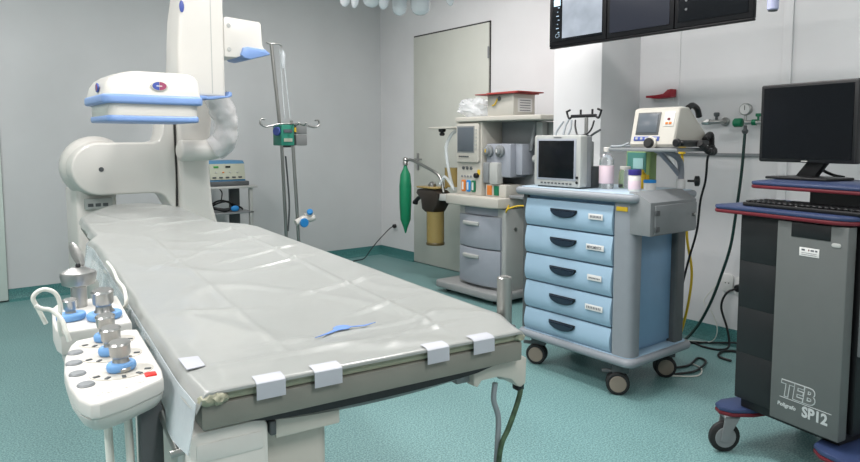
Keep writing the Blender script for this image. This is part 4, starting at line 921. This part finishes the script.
# ------------------------------------------------------------------ ceiling-hung screens
XS = 2.8
hs = thing('screen_gantry', 'black steel gantry hanging from the ceiling that carries three screens', 'gantry', (2.9, 1.9, 1.9))
W('cross_bar', box(XS+.08, XS+.14, 1.38, 2.43, 2.02, 2.08, bev=.006), 'dgrey', hs)
W('drop_post', box(XS+.07, XS+.15, 1.86, 1.94, 2.05, H, bev=.01), 'lgrey', hs)
W('lower_rail', box(XS+.003, XS+.03, 1.350, 2.473, 1.730, 1.7395, bev=.002), 'bezel', hs)
def hung(y0, y1, lab, kind):
    t = thing('display_screen', lab, 'screen', (XS+.03, (y0+y1)/2, 1.74), 0, 'screens hung from the ceiling')
    W('housing', box(XS, XS+.03, y0+.001, y1-.001, 1.74, 2.10, bev=.004), 'bezel', t)
    W('mount', box(XS+.03, XS+.08, (y0+y1)/2-.05, (y0+y1)/2+.05, 1.98, 2.09), 'dgrey', t)
    s = W('screen', box(XS-.003, XS+.001, y0+.022, y1-.022, 1.765, 2.078), 'screen' if kind else 'screenblue', t)
    if kind == 1:
        m = bpy.data.materials.new('xray_image'); m.use_nodes = True; N = m.node_tree.nodes; L = m.node_tree.links; b = N['Principled BSDF']
        tc = N.new('ShaderNodeTexCoord'); n = N.new('ShaderNodeTexNoise'); n.inputs['Scale'].default_value = 9; n.inputs['Detail'].default_value = 6
        L.new(tc.outputs['Object'], n.inputs['Vector']); cr = N.new('ShaderNodeValToRGB')
        cr.color_ramp.elements[0].position = .3; cr.color_ramp.elements[0].color = col(150, 160, 172); cr.color_ramp.elements[1].position = .7; cr.color_ramp.elements[1].color = col(184, 194, 206)
        L.new(n.outputs['Fac'], cr.inputs['Fac']); L.new(cr.outputs['Color'], b.inputs['Emission Color']); b.inputs['Emission Strength'].default_value = 1.0; b.inputs['Base Color'].default_value = (0.02, .02, .02, 1)
        b.inputs['Roughness'].default_value = .3
        W('x_ray_picture', box(XS-.0045, XS-.003, y0+.024, y0+.285, 1.778, 2.075), m, t)
        stripm = mat('screen_text', (140, 160, 175), .5, emit=.3)
        for k in range(7):
            W('screen_text', box(XS-.0045, XS-.003, y0+.305+.005*(k % 3), y0+.316+.006*((k*2) % 3), 1.81+k*.022, 1.8145+k*.022), stripm, t)
        W('screen_text', tube([(XS-.004, y0+.305, 1.79), (XS-.004, y0+.325, 1.785), (XS-.004, y0+.330, 1.80), (XS-.004, y0+.310, 1.805), (XS-.004, y0+.305, 1.79)], .001, n=6), stripm, t)
        W('screen_text', box(XS-.0045, XS-.003, y0+.30, y0+.345, 1.955, 1.99), mat('screen_block', (170, 200, 215), .5, emit=.6), t)
    if kind == 2:
        for q in (1.82, 1.86): W('screen_dot', cyl((XS-.003, y1-.06, q), (-1, 0, 0), .006, .001, n=10), 'dgrey', t)
    return t
hung(2.095, 2.475, 'leftmost of the three ceiling screens, showing a pale x-ray image', 1)
hung(1.715, 2.093, 'middle of the three ceiling screens, blank dark screen', 0)
hung(1.347, 1.713, 'rightmost of the three ceiling screens, dark with faint dots', 2)
hd = thing('lilac_tube', 'pale lilac tube hanging from above, right of the ceiling screens', 'tube', (2.8, 1.268, 1.757))
W('sleeve', lathe([(.018, 0), (.022, .004), (.022, .28), (.018, .285)], (2.8, 1.268, 1.757)), 'lilac', hd)
W('end_cap', lathe([(.016, 0), (.0185, .002), (.0185, .0035)], (2.8, 1.268, 1.7525)), 'dgrey', hd)
W('rod', cyl((2.8, 1.268, 2.04), (0, 0, 1), .012, H-2.04), 'lgrey', hd)

# ------------------------------------------------------------------ surgical lamp above the table, wrapped cups in view
sl = thing('surgical_lamp', 'ceiling surgical lamp with plastic wrapped reflector cups at the top edge', 'lamp', (1.95, 2.73, 1.9))
W('lamp_head', lathe([(.30, 0), (.36, .03), (.37, .08), (.30, .14), (.10, .17), (.06, .22)], (1.95, 2.73, 2.0), n=40), 'lampbody', sl)
W('lamp_arm', tube([(1.95, 2.73, 2.2), (1.95, 2.73, 2.5), (1.95, 2.73, H)], .03, smooth=False), 'lampbody', sl)
def cup_bm(x, y, zb, r, lean=0):
    b = lathe([(.004, 0), (r*.45, .004), (r*.78, .016), (r*.95, .036), (r, .07), (r*.95, 2.01-zb)], (x, y, zb), n=24)
    for v in b.verts: v.co += Vector((noise.noise(v.co*25), noise.noise(v.co*25+Vector((9, 0, 0))), 0))*.004
    return b
for (x, y, zb, r) in [(1.61, 2.91, 1.915, .018), (1.73, 2.88, 1.892, .028), (1.775, 2.86, 1.888, .022), (1.85, 2.82, 1.894, .046), (1.90, 2.79, 1.886, .03), (2.03, 2.83, 1.876, .042), (2.10, 2.74, 1.872, .052), (2.15, 2.56, 1.898, .024), (1.75, 2.55, 2.0-.02, .05), (2.0, 2.5, 1.98, .05)]:
    W('reflector_cup', cup_bm(x, y, zb, r), 'cup', sl)

# ------------------------------------------------------------------ camera, world, view
cam = bpy.data.cameras.new('camera'); co = bpy.data.objects.new('camera', cam); COL.objects.link(co)
cam.sensor_width = 36; cam.lens = 650/860*36; cam.clip_start = .02
cam.shift_y = -36/860
co.location = (0, 0, 1.22)
p = math.atan(54/650); yaw = R(38.3)
fw = Vector((sin(yaw)*cos(p), cos(yaw)*cos(p), -sin(p)))
co.rotation_euler = fw.to_track_quat('-Z', 'Y').to_euler()
SC.camera = co
wd = bpy.data.worlds.new('world'); SC.world = wd; wd.use_nodes = True
wd.node_tree.nodes['Background'].inputs['Color'].default_value = (.75, .8, .85, 1)
wd.node_tree.nodes['Background'].inputs['Strength'].default_value = .3
vs_ = SC.view_settings; vs_.view_transform = 'Standard'; vs_.look = 'None'; vs_.gamma = 1; vs_.use_curve_mapping = False
vs_.exposure = 0.14
